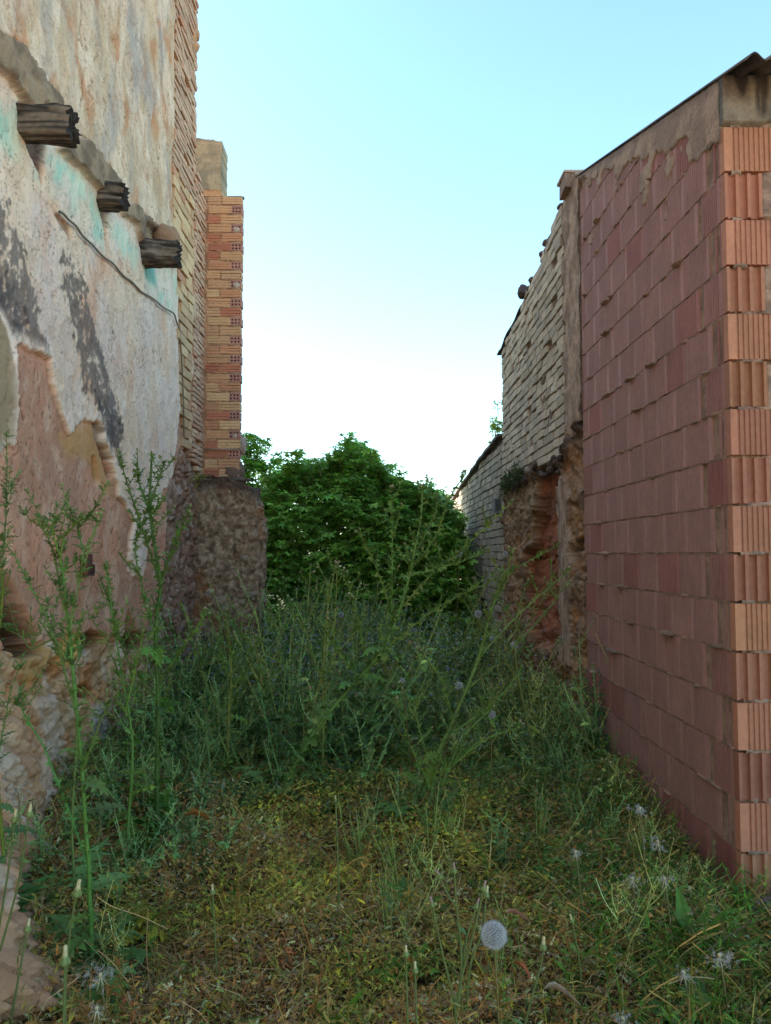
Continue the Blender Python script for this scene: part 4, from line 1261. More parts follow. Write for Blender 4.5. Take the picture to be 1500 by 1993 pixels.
def spiny_leaf(lobes=5, w=0.30, curl=0.2):
    V = [(0, 0, 0)]; T = []
    # midrib points & spiky lobes on each side, lobes as pairs of triangles
    def z(y): return -curl * y * y
    rows = []
    for i in range(lobes):
        y0 = 0.08 + i * 0.86 / lobes; y1 = y0 + 0.86 / lobes
        ww = w * math.sin(PI * min(1, (i + 0.9) / (lobes + 0.5))) ** 0.7
        for s in (1, -1):
            k = len(V)
            V += [(0, y0, z(y0)), (0, y1, z(y1)),
                  (s * ww * 0.36, y0 + 0.01, z(y0) + 0.03), (s * ww * 0.95, y0 - 0.015, z(y0) + 0.10), (s * ww * 0.62, (y0 + y1) / 2 - 0.01, z(y0) + 0.02),
                  (s * ww * 1.1, (y0 + y1) / 2 + 0.045, z(y1) - 0.02), (s * ww * 0.36, y1 - 0.02, z(y1) + 0.02)]
            t = [(k, k + 2, k + 6), (k, k + 6, k + 1), (k + 2, k + 3, k + 4), (k + 2, k + 4, k + 6), (k + 4, k + 5, k + 6)]
            if s < 0: t = [(a, c, b) for a, b, c in t]
            T += t
    k = len(V); V += [(0.05, 0.93, z(.93)), (-0.05, 0.93, z(.93)), (0, 1.08, z(1.08))]; T += [(k, k + 2, k + 1)]
    k = len(V); V += [(0.018, 0, 0), (-0.018, 0, 0), (0.012, 0.94, z(.94) + 0.008), (-0.012, .94, z(.94) + .008)]; T += [(k, k + 2, k + 1), (k + 1, k + 2, k + 3)]
    return np.array(V, float), np.array(T)

def palmate(lobes=5, depth=0.55, spread=1.25, sub=1, seed=0):
    """fan leaf, stalk joint at origin, unit radius"""
    r = random.Random(seed)
    V = [(0, 0, 0)]; out = []
    for i in range(lobes):
        c = (i / (lobes - 1) - 0.5) * 2 * spread
        wd = spread / lobes * 0.95
        L = 1.0 - 0.30 * abs(c) / spread
        out += [(c - wd, depth * L), (c - wd * 0.45, 0.84 * L), (c, L), (c + wd * 0.45, 0.84 * L)]
    out.append((spread + spread / lobes, depth * 0.7))
    for (a, rr) in out:
        rr *= r.uniform(0.94, 1.06)
        V.append((rr * math.sin(a), rr * math.cos(a), 0.10 * rr * math.cos(3 * a) - 0.16 * rr * rr))
    T = [(0, i + 1, i) for i in range(1, len(V) - 1)]
    return np.array(V, float), np.array(T)

def blade_tpl(w=0.035, curl=0.5, n=5):
    return leaf_tpl([(w * 0.8, 0), (w, 0.25), (w * 0.85, 0.5), (w * 0.5, 0.78), (0.001, 1.0)][:n], curl, 0.2)

LEAF_SPINY = spiny_leaf(4, 0.30, 0.35)
LEAF_SPINY2 = spiny_leaf(4, 0.34, 0.4)
LEAF_SMALL = spiny_leaf(3, 0.17, 0.1)
LEAF_LANCE = leaf_tpl([(0.02, 0), (0.07, 0.15), (0.13, 0.4), (0.12, 0.62), (0.06, 0.85), (0.001, 1.0)], 0.3, 0.25)
LEAF_BROAD = leaf_tpl([(0.03, 0), (0.08, 0.12), (0.24, 0.32), (0.17, 0.38), (0.27, 0.55), (0.2, 0.62), (0.2, 0.8), (0.001, 1.0)], 0.35, 0.3)
LEAF_GER = palmate(5, 0.42, 1.9, 1, 3)
LEAF_GER2 = palmate(3, 0.35, 1.2, 1, 5)
LEAF_FIG = palmate(5, 0.45, 1.75, 1, 7)
BLADE = blade_tpl(0.016)

def orient(yaw, pitch, roll, scale):
    """+Y of template -> direction with yaw about Z & pitch above horizon"""
    cy, sy = np.cos(yaw), np.sin(yaw); cp, sp = np.cos(pitch), np.sin(pitch); cr, sr = np.cos(roll), np.sin(roll)
    n = len(yaw)
    Y = np.stack([-sy * cp, cy * cp, sp], -1)
    X0 = np.stack([cy, sy, np.zeros(n)], -1)
    Z0 = np.cross(X0, Y)
    X = X0 * cr[:, None] + Z0 * sr[:, None]; Z = np.cross(X, Y)
    R = np.stack([X, Y, Z], -1)
    return R * np.asarray(scale)[:, None, None]

def vary(c, n, v=0.25, hue=0.12):
    c = np.tile(np.asarray(c, float), (n, 1)) if np.ndim(c) == 1 else np.asarray(c, float)
    k = np.exp(RNG.normal(0, v, (n, 1))); hh = 1 + RNG.normal(0, hue, (n, 3)) * np.array([1, 0.4, 1.2])
    return np.clip(c * k * hh, 0.002, 0.9)

G_GRN = S(96, 128, 62)
G_DEEP = S(66, 104, 54)
G_COOL = S(92, 122, 88)
G_OLIVE = S(132, 128, 60)
G_YEL = S(176, 158, 60)
G_DRY = S(150, 112, 66)
G_ORANGE = S(160, 108, 66)
G_PINK = S(176, 134, 112)
G_STEM = S(98, 120, 62)

# -- flower bud of a thistle: ovoid with spiky bracts
def bud(accH, p, d, r, kind='bud'):
    accH = accH.new()
    d = np.array(d, float); d /= np.linalg.norm(d) + 1e-9
    ref = np.array([1.0, 0, 0]) if abs(d[0]) < 0.8 else np.array([0, 1.0, 0])
    a = np.cross(d, ref); a /= np.linalg.norm(a); b = np.cross(d, a)
    ts = [0, 0.25, 0.6, 1.0, 1.5, 1.9]; rs = [0.35, 0.85, 1.0, 0.85, 0.5, 0.42]
    V = []; C = []
    gc = S(118, 134, 88); tip = S(150, 108, 104) if kind == 'bud' else S(186, 160, 130)
    for t, rr in zip(ts, rs):
        for j in range(7):
            an = j * 2 * PI / 7
            V.append(np.array(p) + d * t * r + (a * math.cos(an) + b * math.sin(an)) * rr * r); C.append(gc if t < 1.2 else tip)
    V.append(np.array(p) + d * 2.1 * r); C.append(tip)
    Q = [(i * 7 + j, i * 7 + (j + 1) % 7, (i + 1) * 7 + (j + 1) % 7, (i + 1) * 7 + j) for i in range(5) for j in range(7)]
    T = [(35 + j, 35 + (j + 1) % 7, 42) for j in range(7)]
    accH.add(V, T=T, Q=Q, C=np.array(C))
    for j in range(9):
        an = j * 2 * PI / 9 + 0.3
        o = a * math.cos(an) + b * math.sin(an); q = np.cross(d, o)
        base = np.array(p) + d * r * 0.2 + o * r * 0.6
        tp = np.array(p) + d * r * random.uniform(0.6, 1.6) + o * r * random.uniform(1.6, 2.3)
        accH.add([base - q * r * 0.25, base + q * r * 0.25, tp], T=[(0, 1, 2)], C=gc * 0.9)

def bez(P, n):
    """smooth polyline through points"""
    P = np.asarray(P, float); m = len(P)
    if m == 2: return np.linspace(P[0], P[1], n)
    t = np.linspace(0, m - 1, n); out = []
    for tt in t:
        i = min(int(tt), m - 2); f = tt - i
        p0 = P[max(i - 1, 0)]; p1 = P[i]; p2 = P[i + 1]; p3 = P[min(i + 2, m - 1)]
        out.append(0.5 * ((2 * p1) + (-p0 + p2) * f + (2 * p0 - 5 * p1 + 4 * p2 - p3) * f * f + (-p0 + 3 * p1 - 3 * p2 + p3) * f ** 3))
    return np.array(out)

def spiny_stem(accS, P, R, c, spine=0.010, dens=0.013):
    N, B, T = tube(accS, P, R, c, 6)
    seg = np.linalg.norm(np.diff(P, axis=0), axis=1); L = seg.sum()
    n = int(L / dens)
    if n < 1 or spine <= 0: return
    s = np.sort(RNG.uniform(0, L, n)); cs = np.concatenate([[0], np.cumsum(seg)])
    ii = np.clip(np.searchsorted(cs, s) - 1, 0, len(P) - 2); f = (s - cs[ii]) / (seg[ii] + 1e-9)
    pos = P[ii] * (1 - f)[:, None] + P[ii + 1] * f[:, None]
    rad = np.interp(s, cs, np.broadcast_to(R, (len(P),)))
    an = RNG.uniform(0, 2 * PI, n)
    D = N[ii] * np.cos(an)[:, None] + B[ii] * np.sin(an)[:, None]; Tn = T[ii]
    sz = spine * RNG.uniform(0.6, 1.9, n)
    a = pos + D * rad[:, None] * 0.7 - Tn * sz[:, None] * 0.45; b = pos + D * rad[:, None] * 0.7 + Tn * sz[:, None] * 0.45
    t = pos + D * (rad + sz)[:, None] + Tn * (sz * RNG.uniform(-0.3, 0.7, n))[:, None]
    V = np.stack([a, b, t], 1).reshape(-1, 3)
    accS.add(V, T=np.arange(3 * n).reshape(-1, 3), C=np.asarray(c if np.ndim(c) == 1 else c[0]) * 1.05)

def leaves_along(accL, P, tpl, size0, size1, dens, col, s0=0.0, s1=1.0, pitch=(0.1, 0.9), v=0.22):
    seg = np.linalg.norm(np.diff(P, axis=0), axis=1); L = seg.sum(); cs = np.concatenate([[0], np.cumsum(seg)])
    n = max(0, int(L * (s1 - s0) * dens))
    if n == 0: return
    s = RNG.uniform(s0, s1, n) * L
    pos = np.stack([np.interp(s, cs, P[:, k]) for k in range(3)], -1)
    sc = (size0 + (size1 - size0) * (s / L)) * RNG.uniform(0.6, 1.25, n)
    R = orient(RNG.uniform(0, 2 * PI, n), RNG.uniform(pitch[0], pitch[1], n), RNG.uniform(-0.5, 0.5, n), sc)
    accL.inst(tpl[0], tpl[1], R, pos, vary(col, n, v))

def plant_root(name, x, y, **k):
    return empty(name, (x, y, float(gz(x, y))), **k)

def finish(root, S_=None, L_=None, H_=None, stemm=M_STEM, leafm=M_LEAF, headname='flower_head'):
    inv = Matrix.Translation(-root.location)
    if H_ is not None: H_.objs(headname, M_STEM, root)
    for nm, a, m in (('stem', S_, stemm), ('foliage', L_, leafm)):
        if a is not None and a.n:
            o = a.obj(nm, m, root, smooth=(nm == 'stem')); o.matrix_parent_inverse = inv

def px_path(pts, y0, y1=None, n=26):
    y1 = y0 if y1 is None else y1
    W = []
    for i, (px, py) in enumerate(pts):
        yy = y0 + (y1 - y0) * i / max(1, len(pts) - 1)
        v = on_y(px, py, yy); W.append((v.x, v.y, v.z))
    P = bez(W, n)
    return P

def thistle(label, depth, stems, group=None, r0=0.012, leafc=G_GRN, stemc=G_STEM, big=0.20, buds=True, dens=9, name='thistle', sp=0.010, baseleaf=8, leafbase=0.20):
    base = on_y(stems[0][0][0], stems[0][0][1], depth)
    root = plant_root(name, base.x, base.y, label=label, cat='thistle' if 'thistle' in name else 'weed', group=group)
    As, Al, Ah = Acc(), Acc(), Heads()
    for i, st in enumerate(stems):
        dy = 0 if i == 0 else random.uniform(-0.12, 0.12)
        P = px_path(st, depth, depth + dy + random.uniform(-0.05, 0.05), 30)
        if i == 0:
            P[0, 2] = min(P[0, 2], float(gz(P[0, 0], P[0, 1])) - 0.02)
            ra = np.linspace(r0, r0 * 0.35, 30)
        else:
            ra = np.linspace(r0 * 0.42, r0 * 0.18, 30)
        P[1:] += np.cumsum(RNG.normal(0, 0.0012, (29, 3)), 0)
        spiny_stem(As, P, ra, vary(stemc, 1, 0.1)[0], sp, 0.011 if sp > 0 else 1)
        if i == 0:
            leaves_along(Al, P, LEAF_SPINY, big * 1.1, big * 0.5, dens * 1.7, leafc, 0.02, 0.55, (-0.3, 0.7))
            leaves_along(Al, P, LEAF_SMALL, big * 0.55, big * 0.25, dens * 4, leafc, 0.45, 1, (0.0, 1.1))
        else:
            leaves_along(Al, P, LEAF_SMALL, big * 0.45, big * 0.2, dens * 5, leafc, 0.05, 1, (0.0, 1.1))
        # short side shoots
        for q in range(7 if i == 0 else 3):
            f = random.uniform(0.35 if i == 0 else 0.2, 0.92); st0 = P[int(f * 29)]
            an = random.uniform(0, 2 * PI); bl = random.uniform(0.05, 0.17)
            e0 = st0 + np.array([math.cos(an) * 0.7, math.sin(an) * 0.4, random.uniform(0.6, 1.2)]) * bl
            Bp = bez([st0, (st0 + e0) / 2 + np.array([0, 0, -0.012]), e0], 8)
            spiny_stem(As, Bp, np.linspace(r0 * 0.22, r0 * 0.14, 8), stemc, sp * 0.8, 0.014)
            leaves_along(Al, Bp, LEAF_SMALL, 0.055, 0.03, 60, leafc, 0, 1, (0.0, 1.2))
            if random.random() < 0.45 and buds: bud(Ah, e0, e0 - st0, random.uniform(0.005, 0.008))
        # ruff of narrow leaves under the head
        nb = 7
        Al.inst(LEAF_SMALL[0], LEAF_SMALL[1], orient(RNG.uniform(0, 2 * PI, nb), RNG.uniform(0.2, 1.3, nb), RNG.uniform(-.4, .4, nb), RNG.uniform(0.025, 0.05, nb)), np.tile(P[-1] - np.array([0, 0, 0.006]), (nb, 1)), vary(leafc, nb, 0.2))
        if buds:
            d = P[-1] - P[-3]
            for q in range(random.choice([1, 2, 2, 3])):
                dd = d / (np.linalg.norm(d) + 1e-9) + RNG.normal(0, 0.45, 3); dd[2] += 0.4; dd /= np.linalg.norm(dd)
                p2 = P[-1] + dd * 0.022 * (q > 0) * depth / 3
                if q > 0: tube(As, np.linspace(P[-1], p2, 3), 0.0016, stemc, 4)
                bud(Ah, p2, dd, random.uniform(0.0075, 0.0105) * (0.7 + depth * 0.08))
    # basal leaves
    n = baseleaf
    yaw = RNG.uniform(0, 2 * PI, n)
    z0 = float(gz(base.x, base.y))
    L = np.stack([np.full(n, base.x), np.full(n, depth), z0 + RNG.uniform(0.0, 0.15, n)], -1)
    Al.inst(LEAF_SPINY[0], LEAF_SPINY[1], orient(yaw, RNG.uniform(0.1, 0.9, n), RNG.uniform(-.4, .4, n), RNG.uniform(0.7, 1.4, n) * leafbase), L, vary(leafc, n, 0.2))
    finish(root, As, Al, Ah)
    return root

# hero thistles, matched to the photograph
thistle('tall spiny thistle with forked bud-tipped top, nearest to the plastered wall', 2.75,
        [[(178, 1960), (175, 1850), (172, 1700), (163, 1560), (148, 1390), (134, 1245), (122, 1120), (115, 1075)],
         [(124, 1190), (108, 1080), (88, 1035), (50, 998)], [(116, 1080), (104, 1050), (94, 1018)], [(118, 1100), (124, 1040), (150, 1018)],
         [(136, 1230), (150, 1150), (165, 1095), (190, 1015)], [(164, 1100), (158, 1050), (152, 1018)], [(150, 1400), (95, 1215), (20, 1065), (2, 1050)],
         [(160, 1500), (195, 1400), (206, 1370)], [(176, 1700), (90, 1470), (45, 1390), (30, 1375)]], r0=0.0100, big=0.13, dens=9, sp=0.009, leafc=S(84, 112, 64), leafbase=0.16, baseleaf=10)
thistle('tallest thistle, thick dark green spiny stem before the end of the plaster', 3.95,
        [[(305, 1640), (306, 1500), (308, 1380), (303, 1230), (312, 1130), (297, 1050), (290, 960), (294, 885)],
         [(312, 1135), (280, 1040), (258, 970), (232, 896)], [(313, 1130), (330, 1085), (352, 1040), (368, 1000)], [(291, 985), (312, 930), (318, 905)],
         [(292, 1000), (275, 950), (268, 930)], [(303, 1240), (270, 1120), (262, 1060), (280, 1000)], [(306, 1330), (360, 1250), (395, 1200)], [(306, 1360), (250, 1290), (215, 1180), (205, 1105)]],
        r0=0.0150, big=0.15, dens=11, sp=0.014, leafc=S(84, 122, 60), stemc=S(84, 106, 52))
thistle('slim thistle with small bud between the two tall thistles', 3.5,
        [[(248, 1780), (250, 1620), (255, 1450), (238, 1330), (218, 1200), (207, 1108)], [(245, 1380), (268, 1260), (282, 1190)], [(240, 1340), (205, 1250), (172, 1205)]],
        r0=0.008, big=0.15, dens=9, sp=0.007)
thistle('big leaning thistle in mid-alley branching up in front of the fig tree', 4.4,
        [[(530, 1580), (600, 1440), (680, 1340), (740, 1272), (782, 1180), (805, 1090), (822, 1000), (822, 950)],
         [(784, 1180), (850, 1110), (910, 1060), (965, 1010), (1002, 975)], [(745, 1268), (850, 1185), (970, 1125), (1085, 1065)],
         [(760, 1230), (762, 1100), (765, 1000), (760, 960)], [(802, 1105), (850, 1040), (872, 975), (902, 928)], [(770, 1215), (730, 1100), (700, 1040)],
         [(806, 1080), (845, 1010), (850, 975)], [(720, 1300), (690, 1200), (672, 1120)], [(800, 1120), (880, 1100), (940, 1080)], [(700, 1320), (660, 1270), (640, 1210)]],
        r0=0.0125, big=0.15, dens=15, sp=0.016, leafc=S(88, 116, 62))
thistle('arching thistle whose long bare branches reach towards the crumbling earth base', 4.1,
        [[(790, 1640), (838, 1500), (885, 1390), (925, 1290), (955, 1190), (975, 1130)],
         [(928, 1285), (980, 1225), (1040, 1170), (1100, 1118)], [(905, 1345), (990, 1270), (1060, 1190), (1100, 1140)], [(880, 1400), (860, 1330), (818, 1270)],
         [(950, 1200), (985, 1120), (1000, 1080)], [(870, 1430), (960, 1370), (1020, 1300)], [(840, 1500), (810, 1400), (815, 1370)]],
        r0=0.014, big=0.14, dens=8, sp=0.009, leafc=S(92, 118, 60), stemc=S(104, 120, 62))
thistle('thistle with two straight upright stems meeting in one brown bud cluster', 4.7,
        [[(628, 1560), (630, 1400), (632, 1290), (640, 1180), (655, 1106)], [(650, 1300), (652, 1200), (656, 1108)], [(632, 1300), (690, 1230), (705, 1205)], [(630, 1330), (600, 1250), (590, 1215)]],
        r0=0.009, big=0.13, dens=7, sp=0.006, stemc=S(128, 140, 78))
thistle('bushy thistle with pale buds in front of the rubble pier', 4.9,
        [[(440, 1560), (445, 1400), (450, 1300), (440, 1200)], [(448, 1350), (500, 1260), (540, 1210), (566, 1172)], [(446, 1320), (420, 1240), (405, 1190)], [(446, 1380), (480, 1300), (498, 1250)], [(444, 1400), (400, 1330), (384, 1260)]],
        r0=0.010, big=0.14, dens=9, sp=0.007)
thistle('upright yellow-green weed standing before the orange earth recess', 4.6,
        [[(1040, 1580), (1035, 1450), (1010, 1330), (1000, 1230), (1020, 1140)], [(1025, 1400), (1060, 1300), (1085, 1250)], [(1012, 1340), (970, 1260), (955, 1215)], [(1004, 1250), (1045, 1190), (1068, 1150)]],
        r0=0.008, big=0.10, dens=9, sp=0.004, leafc=S(108, 122, 62), stemc=S(116, 124, 72), name='tall_weed')
thistle('leaning thistle with orange buds low in the middle of the alley', 3.9,
        [[(820, 1700), (850, 1560), (900, 1440), (960, 1380)], [(850, 1560), (800, 1460), (775, 1370)], [(870, 1500), (940, 1440), (1000, 1410)]],
        r0=0.010, big=0.13, dens=9, sp=0.007)
thistle('spiny weed rising at the left edge over the dark hole', 2.9,
        [[(20, 1900), (10, 1700), (-5, 1500), (-10, 1300), (5, 1180), (6, 1100)], [(-5, 1500), (15, 1380), (40, 1300)], [(-10, 1330), (-20, 1150), (5, 1060)], [(-5, 1200), (8, 1000), (10, 855)]],
        r0=0.008, big=0.12, dens=8, sp=0.005, leafc=S(88, 126, 80))
thistle('thistle with curling tip hanging across the hollow in the plastered wall', 3.1,
        [[(150, 1800), (140, 1600), (150, 1400), (140, 1290), (120, 1240), (90, 1250), (60, 1262), (44, 1240), (20, 1225)], [(145, 1300), (160, 1250), (150, 1215)], [(140, 1290), (100, 1230), (90, 1170)]],
        r0=0.006, big=0.09, dens=8, sp=0.003, leafc=S(98, 130, 80), buds=False)

# -- dandelion-type seed heads ---------------------------------------------------
def clock_mesh(acc, c, r, n=170, rnd=random.Random(5)):
    # core
    for i in range(n):
        z = 1 - 2 * (i + 0.5) / n; a = i * 2.39996
        s = math.sqrt(max(0, 1 - z * z))
        d = np.array([s * math.cos(a), s * math.sin(a), z])
        rr = r * rnd.uniform(0.9, 1.03)
        ref = np.array([0.2, 0.3, 1.0]); q = np.cross(d, ref); q /= np.linalg.norm(q) + 1e-9; w = np.cross(d, q)
        e = np.array(c) + d * rr * 0.74; b = np.array(c) + d * r * 0.16
        t = r * (0.009 if n > 150 else 0.02)
        acc.add([b - q * t, b + q * t, e + q * t, e - q * t], Q=[(0, 1, 2, 3)], C=S(150, 146, 140))
        k = 9
        for j in range(k):
            an = j * 2 * PI / k + i
            o = q * math.cos(an) + w * math.sin(an); o2 = np.cross(d, o)
            tp = e + o * rr * 0.23 + d * rr * 0.24
            acc.add([e - o2 * t * 0.9, e + o2 * t * 0.9, tp], T=[(0, 1, 2)], C=S(232, 234, 238))

def core_ball(acc, c, r, col, sx=1.0, sz=1.0, n=8):
    V = []; Q = []
    for i in range(n + 1):
        ph = PI * i / n
        for j in range(n):
            th = 2 * PI * j / n
            V.append((c[0] + r * sx * math.sin(ph) * math.cos(th), c[1] + r * sx * math.sin(ph) * math.sin(th), c[2] + r * sz * math.cos(ph)))
    for i in range(n):
        for j in range(n):
            Q.append((i * n + j, i * n + (j + 1) % n, (i + 1) * n + (j + 1) % n, (i + 1) * n + j))
    acc.add(V, Q=Q, C=col)

def seed_plant(label, px, py, depth, r, group=None, base=None, n=170):
    head = on_y(px, py, depth)
    b = on_y(px + (random.uniform(-25, 25) if base is None else base), py + 10, depth)
    root = plant_root('seed_head', b.x, depth, label=label, cat='dandelion', group=group)
    z0 = float(gz(b.x, depth))
    As = Acc()
    P = bez([(b.x, depth, z0 - 0.01), (b.x * 0.6 + head.x * 0.4, depth, (z0 * 0.5 + head.z * 0.5)), (head.x, depth, head.z - r * 0.12)], 12)
    tube(As, P, 0.0025, S(132, 120, 78), 5)
    finish(root, As)
    A = Acc(); clock_mesh(A, (head.x, head.y, head.z), r, n)
    o = A.obj('seed_ball', M_PAPPUS, root); o.matrix_parent_inverse = Matrix.Translation(-root.location)
    K = Acc(); core_ball(K, (head.x, head.y, head.z), r * 0.17, S(116, 104, 90)); K.obj('core', M_STEM, o, True)
    return root

seed_plant('large white dandelion clock in the foreground', 961, 1820, 2.25, 0.042, base=12, n=230)
for (px, py, d, rr, lab) in ((956, 1391, 4.3, 0.027, 'white seed ball low beside the leaning thistle, right of centre'),
                             (893, 1334, 4.6, 0.026, 'white seed ball in mid-alley below the branching thistle'),
                             (783, 1325, 4.8, 0.018, 'half-hidden seed ball left of the mid-alley seed ball'),
                             (1000, 1256, 5.5, 0.032, 'white seed ball before the foot of the earth recess'),
                             (663, 1196, 7.0, 0.030, 'seed ball under the dark foot of the fig tree'),
                             (958, 1243, 5.8, 0.024, 'small seed ball left of the one before the earth recess'),
                             (894, 1078, 7.4, 0.034, 'highest seed ball, against the dark edge of the fig tree'),
                             (983, 1078, 7.2, 0.030, 'high seed ball against the corner of the pale brick wall')):
    seed_plant(lab, px, py, d, rr, n=90)
# many small ones at the far right of the alley: one of a kind copied
def copy_tree(o, parent=None):
    c = o.copy(); COL.objects.link(c)
    if parent is not None: c.parent = parent
    for ch in o.children: copy_tree(ch, c)
    return c
proto = seed_plant('small white seed ball among the far weeds', 930, 1195, 6.4, 0.036, group='small white seed balls among the far weeds', n=70)
px0, pz0 = proto.location.x, proto.location.z
bz = on_y(930, 1195, 6.4).z
for (px, py, d) in ((862, 1185, 7.6), (905, 1190, 7.2), (925, 1178, 7.9), (945, 1178, 7.0), (960, 1196, 6.9), (880, 1205, 6.8), (820, 1235, 6.6), (750, 1245, 6.6), (700, 1235, 6.9), (1048, 1305, 5.4), (1040, 1275, 5.9),
                    (985, 1185, 7.3), (975, 1305, 5.6), (1046, 1250, 6.2), (935, 1110, 7.7), (872, 1280, 6.1), (912, 1262, 6.3), (1020, 1215, 6.8), (560, 1150, 7.6), (575, 1175, 7.4), (545, 1190, 7.2), (1105, 1475, 4.6),
                    (940, 1085, 8.1), (965, 1105, 7.9), (900, 1165, 8.2), (850, 1215, 7.3), (1000, 1225, 6.9), (1030, 1290, 6.3), (1060, 1290, 6.0), (915, 1215, 7.0), (940, 1235, 6.6), (968, 1160, 7.4), (1012, 1180, 7.2), (800, 1205, 7.3), (985, 1270, 6.2), (690, 1190, 7.6), (610, 1180, 7.5)):
    d *= 0.80
    c = copy_tree(proto); h = on_y(px, py, d)
    c.location = (h.x - (on_y(930, 1195, 6.4).x - px0), d, h.z - (bz - pz0))
    c.rotation_euler.z = random.uniform(-0.4, 0.4)
    c.scale = (1, 1, 1)
    # keep the stalk rooted
    c.location.z = h.z - (bz - pz0)

# -- shedding seed heads (ragged white tufts) and closed buds on the foreground ----
def bud_plant(label, depth, stems, group=None, kind='cream', r=0.011, leafy=True):
    base = on_y(stems[0][0][0], stems[0][0][1], depth)
    root = plant_root('budding_weed', base.x, depth, label=label, cat='weed', group=group)
    As, Al, Ah = Acc(), Acc(), Heads()
    for i, st in enumerate(stems):
        P = px_path(st, depth, depth + random.uniform(-0.04, 0.04), 20)
        if i == 0: P[0, 2] = min(P[0, 2], float(gz(P[0, 0], depth)) - 0.02)
        tube(As, P, np.linspace(0.0038, 0.0026, 20), S(98, 110, 68), 6)
        if leafy: leaves_along(Al, P, LEAF_LANCE, 0.07, 0.03, 7, S(112, 132, 82), 0, 0.8, (0.4, 1.2))
        e = P[-1]; d = P[-1] - P[-3]; d /= np.linalg.norm(d) + 1e-9
        # vase-shaped green involucre
        ts = [0, 0.3, 0.9, 1.6, 2.3, 2.7]; rs = [0.35, 0.95, 1.0, 0.62, 0.4, 0.36]
        ref = np.array([0, 1.0, 0]); a = np.cross(d, ref); a /= np.linalg.norm(a); b = np.cross(d, a)
        V = []; C = []
        tipc = S(192, 182, 150) if kind == 'cream' else S(150, 124, 128)
        for t, q in zip(ts, rs):
            for j in range(10):
                an = j * 2 * PI / 10; qq = q * (1 + 0.14 * (j % 2))
                V.append(e + d * t * r + (a * math.cos(an) + b * math.sin(an)) * qq * r)
                C.append((S(124, 138, 92) if j % 2 else S(98, 116, 70)) if t < 2.0 else tipc)
        for t, q in ((3.4, 0.42), (3.8, 0.3)):
            for j in range(10):
                an = j * 2 * PI / 10; V.append(e + d * t * r + (a * math.cos(an) + b * math.sin(an)) * q * r); C.append(tipc)
        V.append(e + d * 3.95 * r); C.append(tipc)
        n = len(ts) + 2
        Q = [(i_ * 10 + j, i_ * 10 + (j + 1) % 10, (i_ + 1) * 10 + (j + 1) % 10, (i_ + 1) * 10 + j) for i_ in range(n - 1) for j in range(10)]
        T = [((n - 1) * 10 + j, (n - 1) * 10 + (j + 1) % 10, n * 10) for j in range(10)]
        Ah.new().add(V, T=T, Q=Q, C=np.array(C))
    finish(root, As, Al, Ah, headname='bud'); return root

bud_plant('vase-shaped green bud with cream tip at lower left, before the tall thistle', 2.05, [[(122, 2050), (124, 1960), (126, 1880)]], r=0.0135, leafy=False)
bud_plant('green bud with cream tip above and right of the lower-left bud', 2.2, [[(128, 2050), (128, 1900), (138, 1800), (148, 1745)]], r=0.0130, leafy=False)
bud_plant('branching weed with four purplish buds left of the large dandelion clock', 2.15,
          [[(890, 2060), (885, 1960), (862, 1860), (842, 1766)], [(890, 1960), (898, 1870), (888, 1760), (884, 1700)], [(888, 1765), (872, 1742), (858, 1712)], [(898, 1900), (925, 1800), (940, 1735)],
           [(892, 1950), (905, 1840), (925, 1770)]], kind='purple', r=0.0078)
bud_plant('single green bud with cream tip just above the large dandelion clock', 2.3, [[(905, 2000), (915, 1880), (936, 1820), (946, 1748)]], r=0.009, leafy=False)
bud_plant('drooping pale green bud right of the large dandelion clock', 2.2, [[(1010, 2040), (1035, 1940), (1052, 1880), (1056, 1850)]], r=0.010)
bud_plant('pair of small cream-tipped buds at the bottom centre', 2.1, [[(815, 2060), (810, 1980), (808, 1895)], [(795, 2050), (792, 1960), (790, 1862)]], r=0.008, leafy=False)
bud_plant('thin weed with cream bud at the bottom right of the dandelion clock', 2.5, [[(1128, 2040), (1130, 1900), (1118, 1820), (1113, 1795)]], r=0.008)
bud_plant('small cream-tipped bud on a bare stalk at left centre foreground', 2.6, [[(422, 1990), (420, 1860), (414, 1742)]], r=0.009, leafy=False)
bud_plant('cream-tipped bud on a bare stalk beside the dark gap', 3.2, [[(470, 1720), (485, 1640), (503, 1602)]], r=0.009, leafy=False)
bud_plant('bare pale stalk standing alone in the middle of the dry weeds', 2.9, [[(660, 1800), (658, 1700), (653, 1560)]], r=0.0055, leafy=False)
bud_plant('grey-green buds leaning at the left edge before the plastered wall', 2.3, [[(-10, 1850), (15, 1700), (28, 1600)], [(0, 1850), (35, 1720), (56, 1590)], [(20, 1990), (40, 1880), (52, 1815)]], r=0.010, leafy=False)

